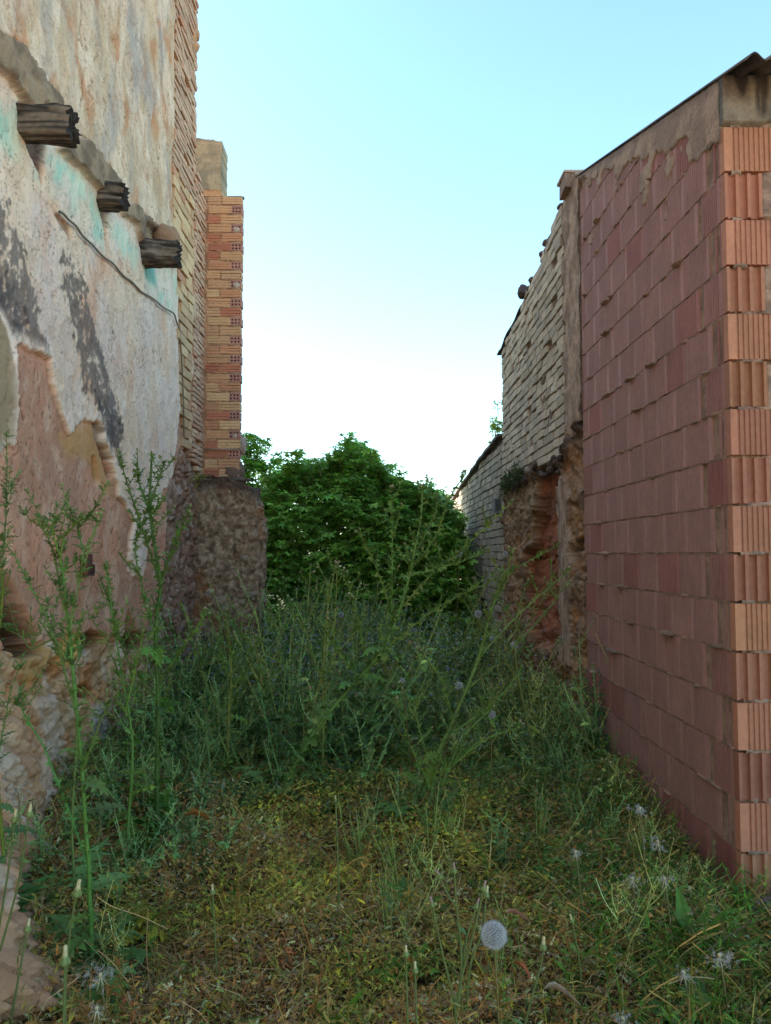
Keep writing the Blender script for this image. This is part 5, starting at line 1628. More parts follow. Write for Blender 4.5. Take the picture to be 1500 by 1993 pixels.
def tuft(label, px, py, depth, r, group=None, seed=1):
    p = on_y(px, py, depth); rr = random.Random(seed)
    root = plant_root('shedding_seed_head', p.x, depth, label=label, cat='seed head', group=group)
    z0 = float(gz(p.x, depth)); As = Acc(); A = Acc()
    P = bez([(p.x + 0.03, depth, z0 - 0.01), (p.x + 0.02, depth, (z0 + p.z) / 2), (p.x, depth, p.z)], 10); tube(As, P, 0.0024, S(120, 112, 82), 5)
    core_ball(As, (p.x, depth, p.z + 0.004), 0.006, S(190, 176, 150))
    for j in range(8):
        an = j * PI / 4; o = np.array([math.cos(an), math.sin(an), -0.9 - 0.3 * rr.random()]) * 0.026
        e = np.array([p.x, depth, p.z]); q = np.array([-math.sin(an), math.cos(an), 0]) * 0.002
        As.add([e - q, e + q, e + o], T=[(0, 1, 2)], C=S(184, 176, 160))
    for i in range(30):
        c = np.array([p.x, depth, p.z]) + np.array([rr.gauss(0, 0.75), rr.gauss(0, 0.5), rr.gauss(-0.1, 0.45)]) * r
        d = np.array([rr.gauss(0, 1), rr.gauss(0, 1), rr.gauss(0.4, 1)]); d /= np.linalg.norm(d)
        for j in range(12):
            v = d * 0.9 + np.array([rr.gauss(0, .6), rr.gauss(0, .6), rr.gauss(0, .6)]); v = v / np.linalg.norm(v) * r * 0.5
            q = np.cross(v, d); q = q / (np.linalg.norm(q) + 1e-9) * 0.0007
            A.add([c - q, c + q, c + v], T=[(0, 1, 2)], C=S(196, 192, 186))
    finish(root, As)
    o = A.obj('seed_down', M_PAPPUS, root); o.matrix_parent_inverse = Matrix.Translation(-root.location)
for i, (px, py, d, r, lab) in enumerate(((1245, 1575, 3.1, 0.030, 'ragged white seed fluff at the foot of the red block wall'),
                                         (1280, 1640, 2.9, 0.030, 'flat white seed fluff below the ragged one by the red block wall'),
                                         (1230, 1712, 2.7, 0.020, 'small torn seed fluff left of the white seed head by the shed corner'),
                                         (1293, 1712, 2.7, 0.018, 'rounded white seed head in the green weeds before the shed corner'),
                                         (1120, 1660, 2.9, 0.016, 'starry white seed head right of centre foreground'),
                                         (1400, 1862, 2.3, 0.030, 'grey seed fluff low in front of the shed corner'),
                                         (195, 1900, 2.3, 0.040, 'grey seed fluff around a bald head at the foot of the nearest thistle'),
                                         (188, 1965, 2.2, 0.012, 'bald seed head with drooping bracts at the bottom left'),
                                         (1212, 1985, 2.2, 0.022, 'white seed fluff cut by the bottom edge right of centre'),
                                         (35, 1535, 3.0, 0.030, 'faint seed fluff against the plastered wall at the left'),
                                         (1330, 1895, 2.3, 0.018, 'small pale seed fluff below the grey one before the shed'))):
    tuft(lab, px, py, d, r, seed=i + 3)

# -- individual mid-alley weeds ------------------------------------------------
def weed_proto(kind, h, label, group, seed):
    global RNG
    RNG = np.random.default_rng(seed)
    root = empty('spiny_weed' if kind != 'slim' else 'slender_weed', (0, 0, 0), label=label, cat='weed', group=group)
    As, Al, Ah = Acc(), Acc(), Heads()
    ns = {'bush': 7, 'tall': 5, 'slim': 4}[kind]
    col = {'bush': S(110, 138, 92), 'tall': S(120, 140, 84), 'slim': S(142, 152, 98)}[kind]
    for i in range(ns):
        yaw = RNG.uniform(0, 2 * PI); lean = RNG.uniform(0.05, 0.65 if kind != 'bush' else 0.9)
        hh = h * RNG.uniform(0.6, 1.0)
        top = np.array([math.cos(yaw) * lean * hh, math.sin(yaw) * lean * hh, hh])
        P = bez([np.zeros(3), top * 0.45 + RNG.normal(0, 0.03, 3), top], 18)
        spiny_stem(As, P, np.linspace(0.006, 0.0025, 18) * (1.2 if kind != 'slim' else 0.6), vary(col * 1.5, 1, 0.1)[0], 0.008 if kind != 'slim' else 0, 0.016)
        col0 = col; col = [col0, col0, col0 * 1.5, S(140, 132, 90), S(70, 98, 60)][RNG.integers(0, 5)]
        leaves_along(Al, P, LEAF_SPINY2 if kind == 'bush' else LEAF_SMALL, 0.12 if kind == 'bush' else 0.08, 0.04, 34 if kind == 'bush' else 26, col, 0.05, 1, (-0.2, 1.0), 0.3)
        for b in range(3 if kind == 'bush' else 4):
            f = RNG.uniform(0.35, 0.95); st = P[int(f * 17)]
            yy = RNG.uniform(0, 2 * PI); bl = hh * RNG.uniform(0.15, 0.42)
            e = st + np.array([math.cos(yy) * 0.6, math.sin(yy) * 0.6, RNG.uniform(0.5, 1.1)]) * bl
            B = bez([st, (st + e) / 2 + RNG.normal(0, 0.01, 3) + np.array([0, 0, -0.02]), e], 8)
            spiny_stem(As, B, np.linspace(0.003, 0.0016, 8), vary(col * 1.55, 1, 0.1)[0], 0.006 if kind != 'slim' else 0, 0.018)
            leaves_along(Al, B, LEAF_SMALL, 0.06, 0.025, 38 if kind != 'slim' else 18, col, 0, 1, (0.0, 1.2), 0.3)
            if kind == 'slim':
                core_ball(Ah.new(), e, 0.006, S(196, 180, 120) if RNG.random() < 0.6 else S(206, 190, 90), n=5)
            elif RNG.random() < (0.15 if kind == 'bush' else 0.6):
                bud(Ah, e, (e - st) + np.array([0, 0, 0.05]), 0.0095)
        col = col0
        if kind == 'tall' or (kind == 'bush' and i < 4): bud(Ah, P[-1], P[-1] - P[-3], 0.011)
    Ah.objs('flower_head', M_STEM, root)
    for nm, a, m in (('stem', As, M_STEM), ('foliage', Al, M_LEAF)):
        if a.n: a.obj(nm, m, root, smooth=(nm == 'stem'))
    return root

groups = {
    'bush': ('dense spiny green weed in the crowd filling the alley', 'dense spiny weeds filling the alley'),
    'tall': ('upright bud-tipped spiny weed standing above the crowd in the alley', 'upright bud-tipped weeds in the alley'),
    'slim': ('slender pale weed with tiny yellowish flowers along the right-hand walls', 'slender pale weeds on the right of the alley'),
}
protos = {}
for kind, hs in (('bush', (0.74, 0.9, 0.82, 1.0)), ('tall', (1.05, 1.2, 0.95)), ('slim', (0.75, 0.9, 0.65))):
    protos[kind] = [weed_proto(kind, h, groups[kind][0], groups[kind][1], 100 + 7 * i + len(kind)) for i, h in enumerate(hs)]
RNG = np.random.default_rng(99)
rw = random.Random(77)
spots = []
tries = 0
for q in range(34):     # weeds climbing the foot of both walls nearer the camera
    if q % 2: x, y = rw.uniform(-1.55, -1.05), rw.uniform(3.1, 4.8)
    else: x, y = rw.uniform(1.02, 1.38), rw.uniform(3.5, 5.2)
    spots.append((x, y, 'slim' if q % 2 == 0 and rw.random() < 0.6 else 'bush'))
for q in range(12):
    spots.append((rw.uniform(-1.2, 1.1), rw.uniform(3.5, 4.6), 'bush'))
for q in range(22):
    spots.append((rw.uniform(-0.9, 1.3), rw.uniform(2.5, 4.0), ['slim', 'slim', 'tall'][q % 3]))
while len(spots) < 258 and tries < 20000:
    tries += 1
    y = rw.uniform(4.3, 10.4); x = rw.uniform(-1.62, 1.35)
    if y > 7.9 and x < -1.0: continue
    if y < 4.9 and rw.random() < 0.5: continue
    # leave the orange-green clearing nearer the camera
    if y < 5.1 and -0.35 < x < 0.8: continue
    if any((x - a) ** 2 + (y - b) ** 2 < 0.15 ** 2 for a, b, _ in spots): continue
    t = rw.random()
    if x > 0.55: kind = 'slim' if t < 0.5 else ('bush' if t < 0.78 else 'tall')
    else: kind = 'bush' if t < 0.62 else 'tall'
    if kind == 'tall' and x > 0.15 and rw.random() < 0.7: kind = 'slim'
    spots.append((x, y, kind))
usedp = set()
for (x, y, kind) in spots:
    pl = protos[kind]; i = rw.randrange(len(pl)); p = pl[i]
    if (kind, i) not in usedp: o = p; usedp.add((kind, i))
    else: o = copy_tree(p)
    s = (0.86 + 0.5 * float(fbm(np.array([x * 0.9]), np.array([y * 0.7]), 3, 909)[0])) * rw.uniform(0.6, 1.25) * (1.0 if y > 5 else 0.6) * (0.85 if x > 0.15 else 1.0)
    s = max(0.3, min(1.25, s))
    if y < 4.0 and abs(x) < 1.3: s = rw.uniform(0.28, 0.5)
    o.location = (x, y, float(gz(x, y)) - 0.01)
    if y > 8.6: zn = 'under the fig tree at the back'
    elif x < -1.0 and y > 6.6: zn = 'at the foot of the rubble pier'
    elif x < -1.0: zn = 'along the foot of the plastered wall'
    elif x > 0.75 and y > 5.6: zn = 'along the foot of the pale brick wall'
    elif x > 0.75: zn = 'along the foot of the red block wall'
    elif y < 4.2: zn = 'standing in the dry clearing'
    elif y < 5.8: zn = 'just behind the dry clearing'
    elif x < -0.1: zn = 'left of the big leaning thistle'
    else: zn = 'right of the big leaning thistle'
    look = {'bush': 'dense grey-green spiny weed', 'tall': 'upright bud-tipped spiny weed', 'slim': 'slender pale yellow-flowered weed'}[kind]
    sz = 'short' if s < 0.6 else ('tall' if s > 0.98 else 'mid-height')
    look = sz + ' ' + look; o['label'] = look + ' ' + zn
    o['group'] = sz + {'bush': ' dense spiny weeds ', 'tall': ' upright bud-tipped weeds ', 'slim': ' slender pale weeds '}[kind] + zn
    o.rotation_euler = (rw.uniform(-0.08, 0.08), rw.uniform(-0.08, 0.08), rw.uniform(0, 2 * PI))
    o.scale = (s, s, s)
for k in protos:
    for i, p in enumerate(protos[k]):
        if (k, i) not in usedp: p.location = (0.4 * i, 6.5, 0)

# -- ground cover (stuff) -------------------------------------------------------
def scatter(n, x0, x1, y0, y1, pfun):
    out = []
    while sum(len(o) for o in out) < n:
        x = RNG.uniform(x0, x1, n * 2); y = RNG.uniform(y0, y1, n * 2)
        k = RNG.random(n * 2) < pfun(x, y)
        out.append(np.stack([x[k], y[k]], -1))
    return np.concatenate(out)[:n]

def inside(x, y):
    return (x > XL + 0.03 + 0.86 * foot_reach(y)) & ((x < XR - 0.03) | (y < YC - 0.05)) & ~((y > 8.05) & (x < -1.12))

def cover_h(x, y):
    """height of the tangle"""
    b = 0.15 + 0.10 * fbm(x * 2.2, y * 2.2, 3, 201) + 0.06 * sm(y, 3, 5)
    gap = 0.6 * sm(fbm(x * 2.4 + 4, y * 2.4, 3, 203), 0.28, 0.5)
    d = np.hypot((x + 0.83) / 0.16, (y - 2.75) / 0.35)
    gap = np.maximum(gap, 1 - sm(d, 0.7, 1.2))
    return np.maximum(0.02, b * (1 - 0.85 * gap))

def zone_col(x, y):
    """dry in the left and centre foreground, green to the right and at the back"""
    n = len(x)
    g = 0.72 * sm(x + 0.5 * fbm(x * 2, y * 2, 3, 210), 0.40, 1.2)
    g = np.maximum(g, sm(y + 0.6 * fbm(x * 2, y * 2, 3, 211), 4.0, 4.9))
    ol = sm(fbm(x * 1.8, y * 1.8, 3, 212) + 0.5 * sm(y, 2.6, 3.6) * (np.abs(x) < 0.7), 0.0, 0.5)
    r = RNG.random(n)
    dry = np.where((r < 0.14)[:, None], G_ORANGE * 0.75, np.where((r < 0.40)[:, None], G_DRY * 0.9, np.where((r < 0.68)[:, None], S(120, 96, 80), np.where((r < 0.76)[:, None], G_YEL * 0.6, np.where((r < 0.88)[:, None], S(116, 122, 66), S(150, 144, 116))))))
    oli = np.where((r < 0.45)[:, None], G_OLIVE, np.where((r < 0.62)[:, None], G_YEL * 0.85, np.where((r < 0.8)[:, None], S(108, 116, 60), G_ORANGE * 0.7)))
    grn = np.where((r < 0.5)[:, None], G_GRN, np.where((r < 0.78)[:, None], G_DEEP, np.where((r < 0.9)[:, None], G_OLIVE, S(124, 132, 104))))
    c = dry * (1 - ol)[:, None] + oli * ol[:, None]
    pick = (RNG.random(n) < g)[:, None]
    return np.where(pick, grn * 1.15, c * np.array([1.55, 1.68, 1.6]))

def build_cover():
    # small lobed leaves in layers
    a = Acc()
    near = lambda x, y: inside(x, y) * np.where(y < 5.4, 1.0, 0.25) * (0.25 + 0.75 * np.clip(2.8 / y, 0, 1) ** 2) * np.where((x > 1.8) & (y > 2.6), 0.3, 1)
    pts = scatter(120000, -1.9, 3.2, 1.6, 8.5, near)
    x, y = pts.T; n = len(x)
    hgt = cover_h(x, y)
    z = gz(x, y) + hgt * RNG.uniform(0.1, 1.0, n) ** 0.6
    col = vary(zone_col(x, y), n, 0.20, 0.08)
    sz = RNG.uniform(0.006, 0.016, n) * (1 + 0.12 * (y - 2.5).clip(0))
    R = orient(RNG.uniform(0, 2 * PI, n), RNG.uniform(-0.5, 0.9, n), RNG.uniform(-0.8, 0.8, n), sz)
    L = np.stack([x, y, z], -1)
    k = RNG.integers(0, 10, n)
    for tpl, m in ((LEAF_GER, k < 3), (LEAF_GER2, (k >= 3) & (k < 5)), (LEAF_SMALL, k >= 5)):
        s = 1.0 if tpl is not LEAF_SMALL else 2.0
        a.inst(tpl[0], tpl[1], R[m] * s, L[m], col[m])
    tag(a.obj('low_ground_cover', M_DRY), 'tangled low ground cover, rusty and olive on the left, greener on the right', kind='stuff')
    # thin wiry stems
    a = Acc()
    n = 18000
    pts = scatter(n, -1.85, 3.0, 1.6, 7.0, near)
    col = zone_col(pts[:, 0], pts[:, 1])
    col = vary(col * 0.45 + 0.5 * S(186, 150, 104), n, 0.25, 0.08)
    for i in range(n):
        x, y = pts[i]; h = float(cover_h(np.array([x]), np.array([y]))[0])
        z = float(gz(x, y)); L = RNG.uniform(0.06, 0.26); yaw = RNG.uniform(0, 2 * PI)
        up = RNG.uniform(0.2, 1.0) * min(L, h * 1.4)
        p0 = np.array([x, y, z + h * RNG.uniform(0, 0.7)]); p2 = p0 + np.array([math.cos(yaw) * L * 0.7, math.sin(yaw) * L * 0.7, up * RNG.uniform(-0.4, 1)])
        p1 = (p0 + p2) / 2 + np.array([RNG.normal(0, 0.015), RNG.normal(0, 0.015), RNG.uniform(0, 0.05)])
        P = np.array([p0, p0 * 0.25 + p1 * 0.5 + p2 * 0.25 + (p1 - (p0 + p2) / 2) * 0.3, p2])
        tube(a, P, 0.0010 + 0.0003 * (y > 3.5), col[i], 3)
    tag(a.obj('wiry_dry_stems', M_DRY), 'thin wiry dry stems tangled through the ground cover', kind='stuff')
    # leafy sprigs standing out of the tangle
    a = Acc()
    sp = scatter(900, -1.8, 2.6, 1.8, 5.4, near)
    for (x, y) in sp:
        g = float(np.clip((x - 0.2) / 0.8, 0.12, 1)); green = RNG.random() < g
        c0 = S(96, 130, 56) if green else [S(150, 124, 78), S(134, 128, 60), S(112, 122, 66), S(150, 104, 64)][RNG.integers(0, 4)]
        h = RNG.uniform(0.10, 0.30); an = RNG.uniform(0, 2 * PI); ln = RNG.uniform(0, 0.4) * h
        z = float(gz(x, y)); P = bez([(x, y, z), (x + ln * 0.4 * math.cos(an), y + ln * 0.4 * math.sin(an), z + h * 0.55), (x + ln * math.cos(an), y + ln * math.sin(an), z + h)], 7)
        cc = vary(c0, 1, 0.2)[0]
        tube(a, P, np.linspace(0.0018, 0.0009, 7), cc, 4)
        leaves_along(a, P, LEAF_SMALL if RNG.random() < .5 else LEAF_LANCE, RNG.uniform(0.035, 0.07), 0.02, 75, cc, 0.1, 1, (-0.2, 1.1), 0.2)
    tag(a.obj('leafy_sprigs', M_LEAF), 'small leafy sprigs standing out of the ground cover, greener towards the right', kind='stuff')
    # grass blades
    a = Acc()
    gp = lambda x, y: inside(x, y) * (0.05 + 0.95 * sm(x + 0.3 * fbm(x * 2, y * 2, 3, 220), 0.35, 1.0)) * np.clip(3.2 / y, 0.2, 1)
    pts = scatter(7000, -1.85, 3.2, 1.6, 8.0, gp); x, y = pts.T; n = len(x)
    c = vary(np.where((RNG.random(n) < 0.62)[:, None], S(94, 120, 56), S(158, 140, 92)), n, 0.25)
    R = orient(RNG.uniform(0, 2 * PI, n), RNG.uniform(0.7, 1.45, n), RNG.uniform(-.3, .3, n), RNG.uniform(0.09, 0.26, n))
    a.inst(BLADE[0], BLADE[1], R, np.stack([x, y, gz(x, y) + 0.02], -1), c)
    tag(a.obj('grass', M_LEAF), 'green and straw-coloured grass blades among the weeds', kind='stuff')
    # mid-height green leafy undergrowth behind
    a = Acc()
    gp = lambda x, y: inside(x, y) * 1.0
    pts = scatter(24000, -1.8, 1.45, 4.2, 14.0, gp); x, y = pts.T; n = len(x)
    hh = (0.16 + 0.36 * sm(y, 4.2, 6.5)) * (0.8 + 0.9 * fbm(x * 1.8, y * 1.8, 3, 230))
    z = gz(x, y) + hh * RNG.uniform(0.1, 1, n) ** 0.7
    c = vary(np.where((RNG.random(n) < 0.5)[:, None], S(84, 112, 66), np.where((RNG.random(n) < 0.6)[:, None], S(124, 146, 124), S(140, 150, 92))), n, 0.3)
    R = orient(RNG.uniform(0, 2 * PI, n), RNG.uniform(-0.3, 1.2, n), RNG.uniform(-.8, .8, n), RNG.uniform(0.03, 0.085, n))
    k = RNG.random(n)
    L = np.stack([x, y, z], -1)
    a.inst(LEAF_SMALL[0], LEAF_SMALL[1], R[k < .7], L[k < .7], c[k < .7]); a.inst(LEAF_LANCE[0], LEAF_LANCE[1], R[k >= .7], L[k >= .7], c[k >= .7])
    tag(a.obj('leafy_undergrowth', M_LEAF), 'knee-high green undergrowth of spiny leaves filling the back of the alley', kind='stuff')
build_cover()

def tiny_flowers():
    a = Acc(); n = 1500
    x = RNG.normal(-0.35, 0.75, n).clip(-1.6, 1.35); y = RNG.uniform(5.4, 9.8, n)
    z = gz(x, y) + RNG.uniform(0.45, 0.85, n)
    t = leaf_tpl([(0.1, 0), (0.5, 0.4), (0.4, 0.8), (0.001, 1.0)], 0.2, 0.3)
    for k in range(4):
        a.inst(t[0], t[1], orient(RNG.uniform(0, 2 * PI, n), RNG.uniform(0, 1.2, n), RNG.uniform(-1, 1, n), RNG.uniform(0.008, 0.015, n)), np.stack([x, y, z], -1), vary(np.where((RNG.random(n) < 0.6)[:, None], S(150, 160, 200), S(214, 208, 200)), n, 0.15, 0.05))
    tag(a.obj('tiny_flowers', M_PAPPUS), 'tiny pale blue and white flowers dotted through the far weeds', kind='stuff')
tiny_flowers()

# -- broad-leaved rosettes: individual plants --------------------------------------
def rosette(label, px, py, depth, n, size, col, tpl=LEAF_BROAD, name='leafy_weed', group=None, pitch=(0.2, 1.1), hz=0.03):
    g = on_y(px, py, depth); root = plant_root(name, g.x, depth, label=label, cat='weed', group=group)
    z0 = float(gz(g.x, depth)); A = Acc(); As = Acc()
    L = np.stack([np.full(n, g.x) + RNG.normal(0, 0.01, n), np.full(n, depth) + RNG.normal(0, 0.01, n), np.full(n, z0 + hz)], -1)
    yaw = np.arange(n) * 2.4 + RNG.uniform(-.3, .3, n)
    A.inst(tpl[0], tpl[1], orient(yaw, RNG.uniform(pitch[0], pitch[1], n), RNG.uniform(-.3, .3, n), RNG.uniform(0.7, 1.15, n) * size), L, vary(col, n, 0.15, 0.06))
    for i in range(5):
        an = i * 1.256 + 0.4
        tube(As, np.array([[g.x, depth, z0 - 0.02], [g.x + 0.01 * math.cos(an), depth + 0.01 * math.sin(an), z0 + hz * 0.6], [g.x + 0.05 * math.cos(an), depth + 0.05 * math.sin(an), z0 + hz + 0.05]]), 0.003, S(140, 150, 100), 5)
    finish(root, As, A)
rosette('tall clump of long green leaves at the foot of the red block wall', 1350, 1700, 2.75, 18, 0.21, S(84, 124, 56), LEAF_LANCE, pitch=(0.7, 1.4))
rosette('broad toothed leaves before the shed corner', 1400, 1720, 2.7, 12, 0.15, S(86, 124, 60), LEAF_BROAD)
rosette('large pointed dark leaf clump in the green weeds right of centre', 1310, 1780, 2.4, 12, 0.14, S(76, 112, 60), LEAF_BROAD)
rosette('upright leafy weed at the bottom right corner', 1445, 1960, 2.15, 22, 0.15, S(88, 126, 50), LEAF_LANCE, pitch=(0.7, 1.4))
rosette('bright green leafy weed left of the one at the bottom right corner', 1390, 1990, 2.1, 18, 0.12, S(98, 134, 50), LEAF_LANCE, pitch=(0.6, 1.3))
rosette('spiny rosette at the foot of the nearest thistle', 180, 1830, 2.5, 11, 0.17, S(96, 132, 80), LEAF_SPINY)
rosette('spiny-leaved young plant in the middle of the dry weeds', 815, 1640, 3.1, 12, 0.17, S(88, 130, 66), LEAF_SPINY, pitch=(0.5, 1.3))
rosette('young spiny plant with upright leaves left of the purplish buds', 790, 1720, 2.7, 10, 0.14, S(96, 140, 64), LEAF_SPINY, pitch=(0.5, 1.3))
rosette('light green leafy weed in the centre foreground', 660, 1850, 2.4, 12, 0.12, S(104, 144, 56), LEAF_LANCE, pitch=(0.4, 1.3))
rosette('yellow-green leaves at the foot of the slim thistle', 250, 1720, 3.0, 8, 0.15, S(150, 148, 56), LEAF_SPINY2)
rosette('broad round green leaves at the bottom left of centre', 430, 1960, 2.15, 7, 0.10, S(110, 142, 56), LEAF_BROAD)
rosette('yellowing lobed leaves at right of centre by the seed fluff', 1180, 1680, 2.8, 8, 0.11, S(160, 158, 50), LEAF_SPINY2)
rosette('big mealy leaves of a thistle below the rubble pier', 420, 1560, 4.3, 12, 0.24, S(92, 124, 84), LEAF_SPINY)
rosette('green spiny leaves before the branching mid-alley thistle', 620, 1530, 4.3, 12, 0.22, S(84, 124, 66), LEAF_SPINY)
rosette('fresh green spiny leaves right of the mid-alley thistles', 960, 1500, 4.4, 12, 0.20, S(88, 132, 60), LEAF_SPINY)
rosette('dark green spiny leaves at the foot of the earth base on the right', 1110, 1500, 4.5, 12, 0.20, S(76, 116, 62), LEAF_SPINY)
rosette('drooping spiny leaves at the foot of the tallest thistle', 300, 1600, 3.85, 10, 0.19, S(104, 134, 66), LEAF_SPINY)

# curled brown dead leaves: individual
def dead_leaf(label, px, py, depth, s, yaw, col):
    p = on_y(px, py, depth)
    t = leaf_tpl([(0.04, 0), (0.16, 0.2), (0.27, 0.45), (0.22, 0.7), (0.09, 0.9), (0.001, 1.0)], 0.9, 0.9)
    A = Acc(); A.inst(t[0], t[1], orient(np.array([yaw]), np.array([0.35]), np.array([0.4]), np.array([s])), np.array([[0.0, 0, 0]]), np.array([col]))
    o = A.obj('dead_leaf', M_DRY, None, True, (p.x, p.y, p.z)); tag(o, label, 'leaf')
dead_leaf('pinkish curled dead leaf above the large dandelion clock', 985, 1778, 2.45, 0.060, -1.4, S(176, 130, 124))
dead_leaf('rust-brown dead leaf right below the large dandelion clock', 1000, 1875, 2.2, 0.050, -2.2, S(150, 84, 54))
dead_leaf('grey curled dead leaf at the bottom right of the dandelion clock', 1060, 1925, 2.2, 0.075, -1.5, S(170, 150, 142))
dead_leaf('brown hanging leaf at the foot of the tallest thistle', 355, 1590, 3.7, 0.12, -0.8, S(176, 120, 66))

# loose long bent straws, individually visible
def straw(label, pts, d0, d1, col):
    P = px_path(pts, d0, d1, 24); A = Acc(); c = P.mean(0)
    tube(A, P - c, 0.0017, col, 5); o = A.obj('dry_stalk', M_DRY, None, True, tuple(c)); tag(o, label, 'stalk', 'bent dry stalks lying over the ground cover')
straw('pale dry stalk arching right from the nearest thistle', [(188, 1745), (220, 1765), (270, 1782), (325, 1808)], 2.6, 2.7, S(190, 160, 120))
straw('pale dry stalk arching below the dark gap at left', [(190, 1850), (215, 1870), (250, 1912)], 2.5, 2.4, S(190, 164, 124))
straw('long tan stalk bent over at left of centre', [(465, 1712), (500, 1692), (545, 1700), (552, 1718)], 2.9, 2.8, S(188, 150, 96))
straw('dry stalk lying upright-left in the dark gap', [(292, 1925), (285, 1850), (288, 1770)], 2.5, 2.6, S(150, 120, 88))
straw('straight brown stalk left of the light green weed', [(605, 1850), (590, 1800), (583, 1782)], 2.5, 2.5, S(180, 120, 70))
straw('long bent grey stalk lying at right before the shed', [(1300, 1915), (1345, 1902), (1390, 1905)], 2.3, 2.3, S(170, 150, 120))
straw('dark twig lying across the green weeds at right', [(1375, 1850), (1420, 1820), (1465, 1790)], 2.45, 2.6, S(90, 76, 66))

# rubble stone at the shed's corner
A = Acc()
for i, (dx, dy, r_) in enumerate(((0.05, -0.10, 0.07), (0.16, -0.08, 0.06), (0.26, -0.12, 0.055))):
    rough_rock(A, (dx, dy, 0.03), r_, S(122, 110, 112), 900 + i, (1.2, 1, 0.7))
o = A.obj('broken_cement_lump', M_EARTH, None, True, (XR, YC, 0.02)); tag(o, 'grey broken cement lump at the foot of the shed corner', 'rubble')

# moss / small plant on the ledge of the tan wall
def ledge_plants():
    A = Acc(); As = Acc(); n = 900
    u = RNG.uniform(7.6, 8.8, n); z = np.array([basetop(q) for q in u]) + RNG.normal(0.0, 0.05, n)
    P = np.stack([XR - 0.03 - RNG.random(n) * 0.07, u, z], -1)
    A.inst(LEAF_LANCE[0], LEAF_LANCE[1], orient(RNG.uniform(0, 2 * PI, n), RNG.uniform(-0.8, 1.2, n), RNG.uniform(-.5, .5, n), RNG.uniform(0.025, 0.06, n)), P, vary(S(74, 88, 60), n, 0.3))
    tag(A.obj('ledge_moss', M_LEAF), 'dark moss and tiny plants along the ledge of the pale brick wall', kind='stuff')
ledge_plants()
root = empty('wall_sprout', (XL + 0.03, 7.65, 2.18), label='small yellow-green sprout growing from the wall beside the rubble pier', cat='plant')
A = Acc(); As = Acc(); n = 60
P = np.array([0, 0, 0]) + RNG.normal(0, 0.045, (n, 3)) + np.array([0.05, 0, 0.02])
A.inst(LEAF_LANCE[0], LEAF_LANCE[1], orient(RNG.uniform(0, 6.28, n), RNG.uniform(-0.3, 1.2, n), RNG.uniform(-.5, .5, n), RNG.uniform(0.03, 0.06, n)), P, vary(S(134, 142, 70), n, 0.2))
for i in range(6): tube(As, np.array([[-0.03, 0, -0.03], P[i] * 0.5, P[i]]), 0.002, S(120, 120, 70), 4)
As.obj('stem', M_STEM, root); A.obj('foliage', M_LEAF, root)

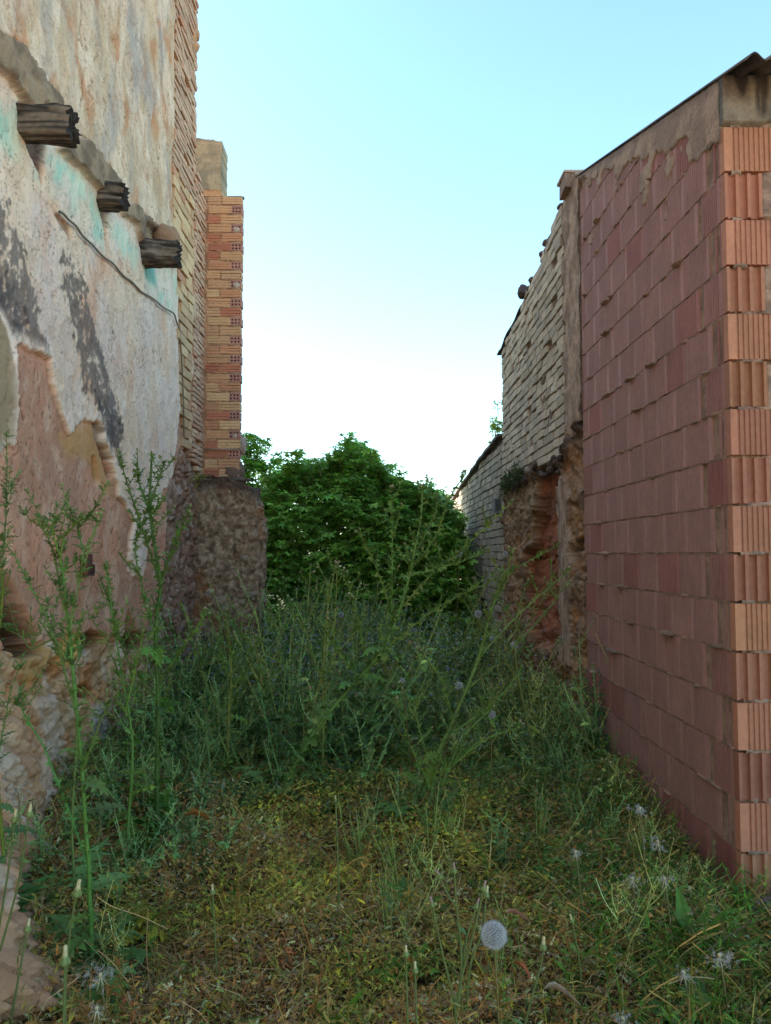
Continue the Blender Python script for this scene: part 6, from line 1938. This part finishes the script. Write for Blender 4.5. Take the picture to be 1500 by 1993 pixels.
# ==================================================================== FIG TREE and trees beyond
def fig(name, label, base, prof_x, prof_z, yc, yr, nshoots, leaf, col, seed, cat='tree', zmin=0.08, dens=13, group=None, front=0.55):
    global RNG
    RNG = np.random.default_rng(seed); r = random.Random(seed)
    root = empty(name, base, label=label, cat=cat, group=group)
    B = np.array(base); Al, As = Acc(), Acc()
    px_, pz_ = np.array(prof_x), np.array(prof_z)
    # trunks
    forks = []
    for i in range(6):
        yaw = i * 1.05 + r.uniform(-.2, .2)
        e = np.array([math.cos(yaw) * r.uniform(0.3, 0.8) * (px_[-1] - px_[0]) / 3.6, math.sin(yaw) * r.uniform(0.2, 0.6), r.uniform(0.5, 0.75) * pz_.max()])
        P = bez([np.array([r.uniform(-.08, .08), r.uniform(-.08, .08), -0.05]), e * 0.5 + np.array([0, 0, 0.1]), e], 12)
        tube(As, P, np.linspace(0.06, 0.03, 12), S(120, 112, 100), 8); forks.append(P)
    tips = []
    while len(tips) < nshoots:
        x = r.uniform(px_[0], px_[-1]); a = r.uniform(-1, 1)
        zt = float(np.interp(x, px_, pz_))
        yy = yc + yr * a
        ztop = zt * math.sqrt(max(0.0, 1 - a * a * 0.75)) + 0.10 * float(fbm(np.array([x * 2.2]), np.array([yy * 2.2]), 3, seed)[0]) * 2
        if r.random() < front:       # on the front face
            z = r.uniform(zmin, 1) * ztop
            k = (z / max(ztop, 0.1))
            yy = yc - yr * math.sqrt(max(0, 1 - k ** 2.2)) + r.gauss(0, 0.10) + 0.18 * float(fbm(np.array([x * 2.0]), np.array([z * 2.4]), 3, seed + 5)[0])
        else:
            z = ztop - abs(r.gauss(0, 0.12)) + (0.12 if r.random() < 0.12 else 0)
        tips.append((x, yy, z))
    for q in range(nshoots // 9):       # shoots that stick out of the outline
        x = r.uniform(px_[0], px_[-1]); zt = float(np.interp(x, px_, pz_))
        tips.append((x, yc + yr * r.uniform(-0.6, 0.4), zt + abs(r.gauss(0, 0.09))))
    tips = np.array(tips)
    for t in tips:
        t0 = t.copy(); c = np.array([B[0] * 0.3 + t[0] * 0.7, yc, 0.35 * t[2]])
        d = t0 - c; d[2] += 0.35; d /= np.linalg.norm(d)
        L = 0.22
        s = t0 - d * L
        w0, w1 = s - B, t0 - B
        if r.random() < 0.6: tube(As, np.array([w0, (w0 + w1) / 2 + RNG.normal(0, 0.01, 3), w1]), np.array([0.008, 0.006, 0.004]), S(126, 128, 92), 4)
        n = dens
        f = RNG.random(n) ** 0.7
        pos = w0 + (w1 - w0) * f[:, None]
        yaw = RNG.uniform(0, 2 * PI, n)
        st = leaf * 0.55
        off = np.stack([-np.sin(yaw), np.cos(yaw), np.full(n, 0.35)], -1) * st
        R = orient(yaw, RNG.uniform(-0.7, 0.35, n), RNG.uniform(-.5, .5, n), RNG.uniform(0.6, 1.15, n) * leaf)
        Al.inst(LEAF_FIG[0], LEAF_FIG[1], R, pos + off, vary(col, n, 0.32, 0.10))
    # boughs joining some shoots to the trunks
    for t in tips[::14]:
        f = forks[r.randrange(len(forks))][-1]
        w = t - B; tube(As, bez([f, (f + w) / 2 + np.array([0, 0, -0.08]), w], 7), np.linspace(0.02, 0.006, 7), S(120, 116, 98), 5)
    As.obj('trunk', M_STEM, root, True); Al.obj('crown', M_FIG, root)
def ztrow(pts, y): return [on_y(a, b, y).x for a, b in pts], [on_y(a, b, y).z for a, b in pts]
pr = [(500, 962), (530, 935), (560, 915), (600, 903), (640, 905), (672, 880), (690, 868), (712, 885), (735, 912), (765, 932), (800, 952), (850, 968), (878, 990), (900, 1030), (912, 1100)]
X_, Z_ = ztrow(pr, 11.6)
fig('fig_tree', 'large dense fig tree closing off the far end of the alley', (0.0, 12.0, 0), X_, Z_, 12.1, 1.5, 2000, 0.112, S(126, 166, 82), 5, front=0.66)
X_, Z_ = ztrow([(430, 860), (455, 850), (480, 848), (500, 868), (520, 880), (545, 895), (560, 920)], 13.5)
fig('fig_tree', 'looser lighter green fig tree peeping out behind the brick pillar', (-2.1, 13.9, 0), X_, Z_, 13.8, 1.0, 210, 0.11, S(104, 150, 58), 8, dens=8, front=0.3)
X_, Z_ = ztrow([(962, 815), (975, 798), (1000, 790), (1050, 800)], 12.6)
fig('small_tree', 'bright green tree top peeping over the low brick wall', (2.6, 12.9, 0), X_, Z_, 13.0, 0.6, 90, 0.07, S(136, 164, 60), 9, dens=10, front=0.2)
for i, (pxs, lab) in enumerate((([(790, 975), (815, 958), (835, 950), (850, 962), (865, 980)], 'pale round distant tree just right of the fig tree top'),
                                ([(845, 985), (860, 968), (880, 962), (900, 970), (915, 985)], 'pale distant tree beside the top of the low brick wall'))):
    X_, Z_ = ztrow(pxs, 40)
    fig('distant_tree', lab, (float(np.mean(X_)), 41, 0), X_, Z_, 41, 1.6, 170, 0.22, S(140, 158, 96), 30 + i, dens=9, zmin=0.3, group='pale trees far beyond the alley')
print('built')
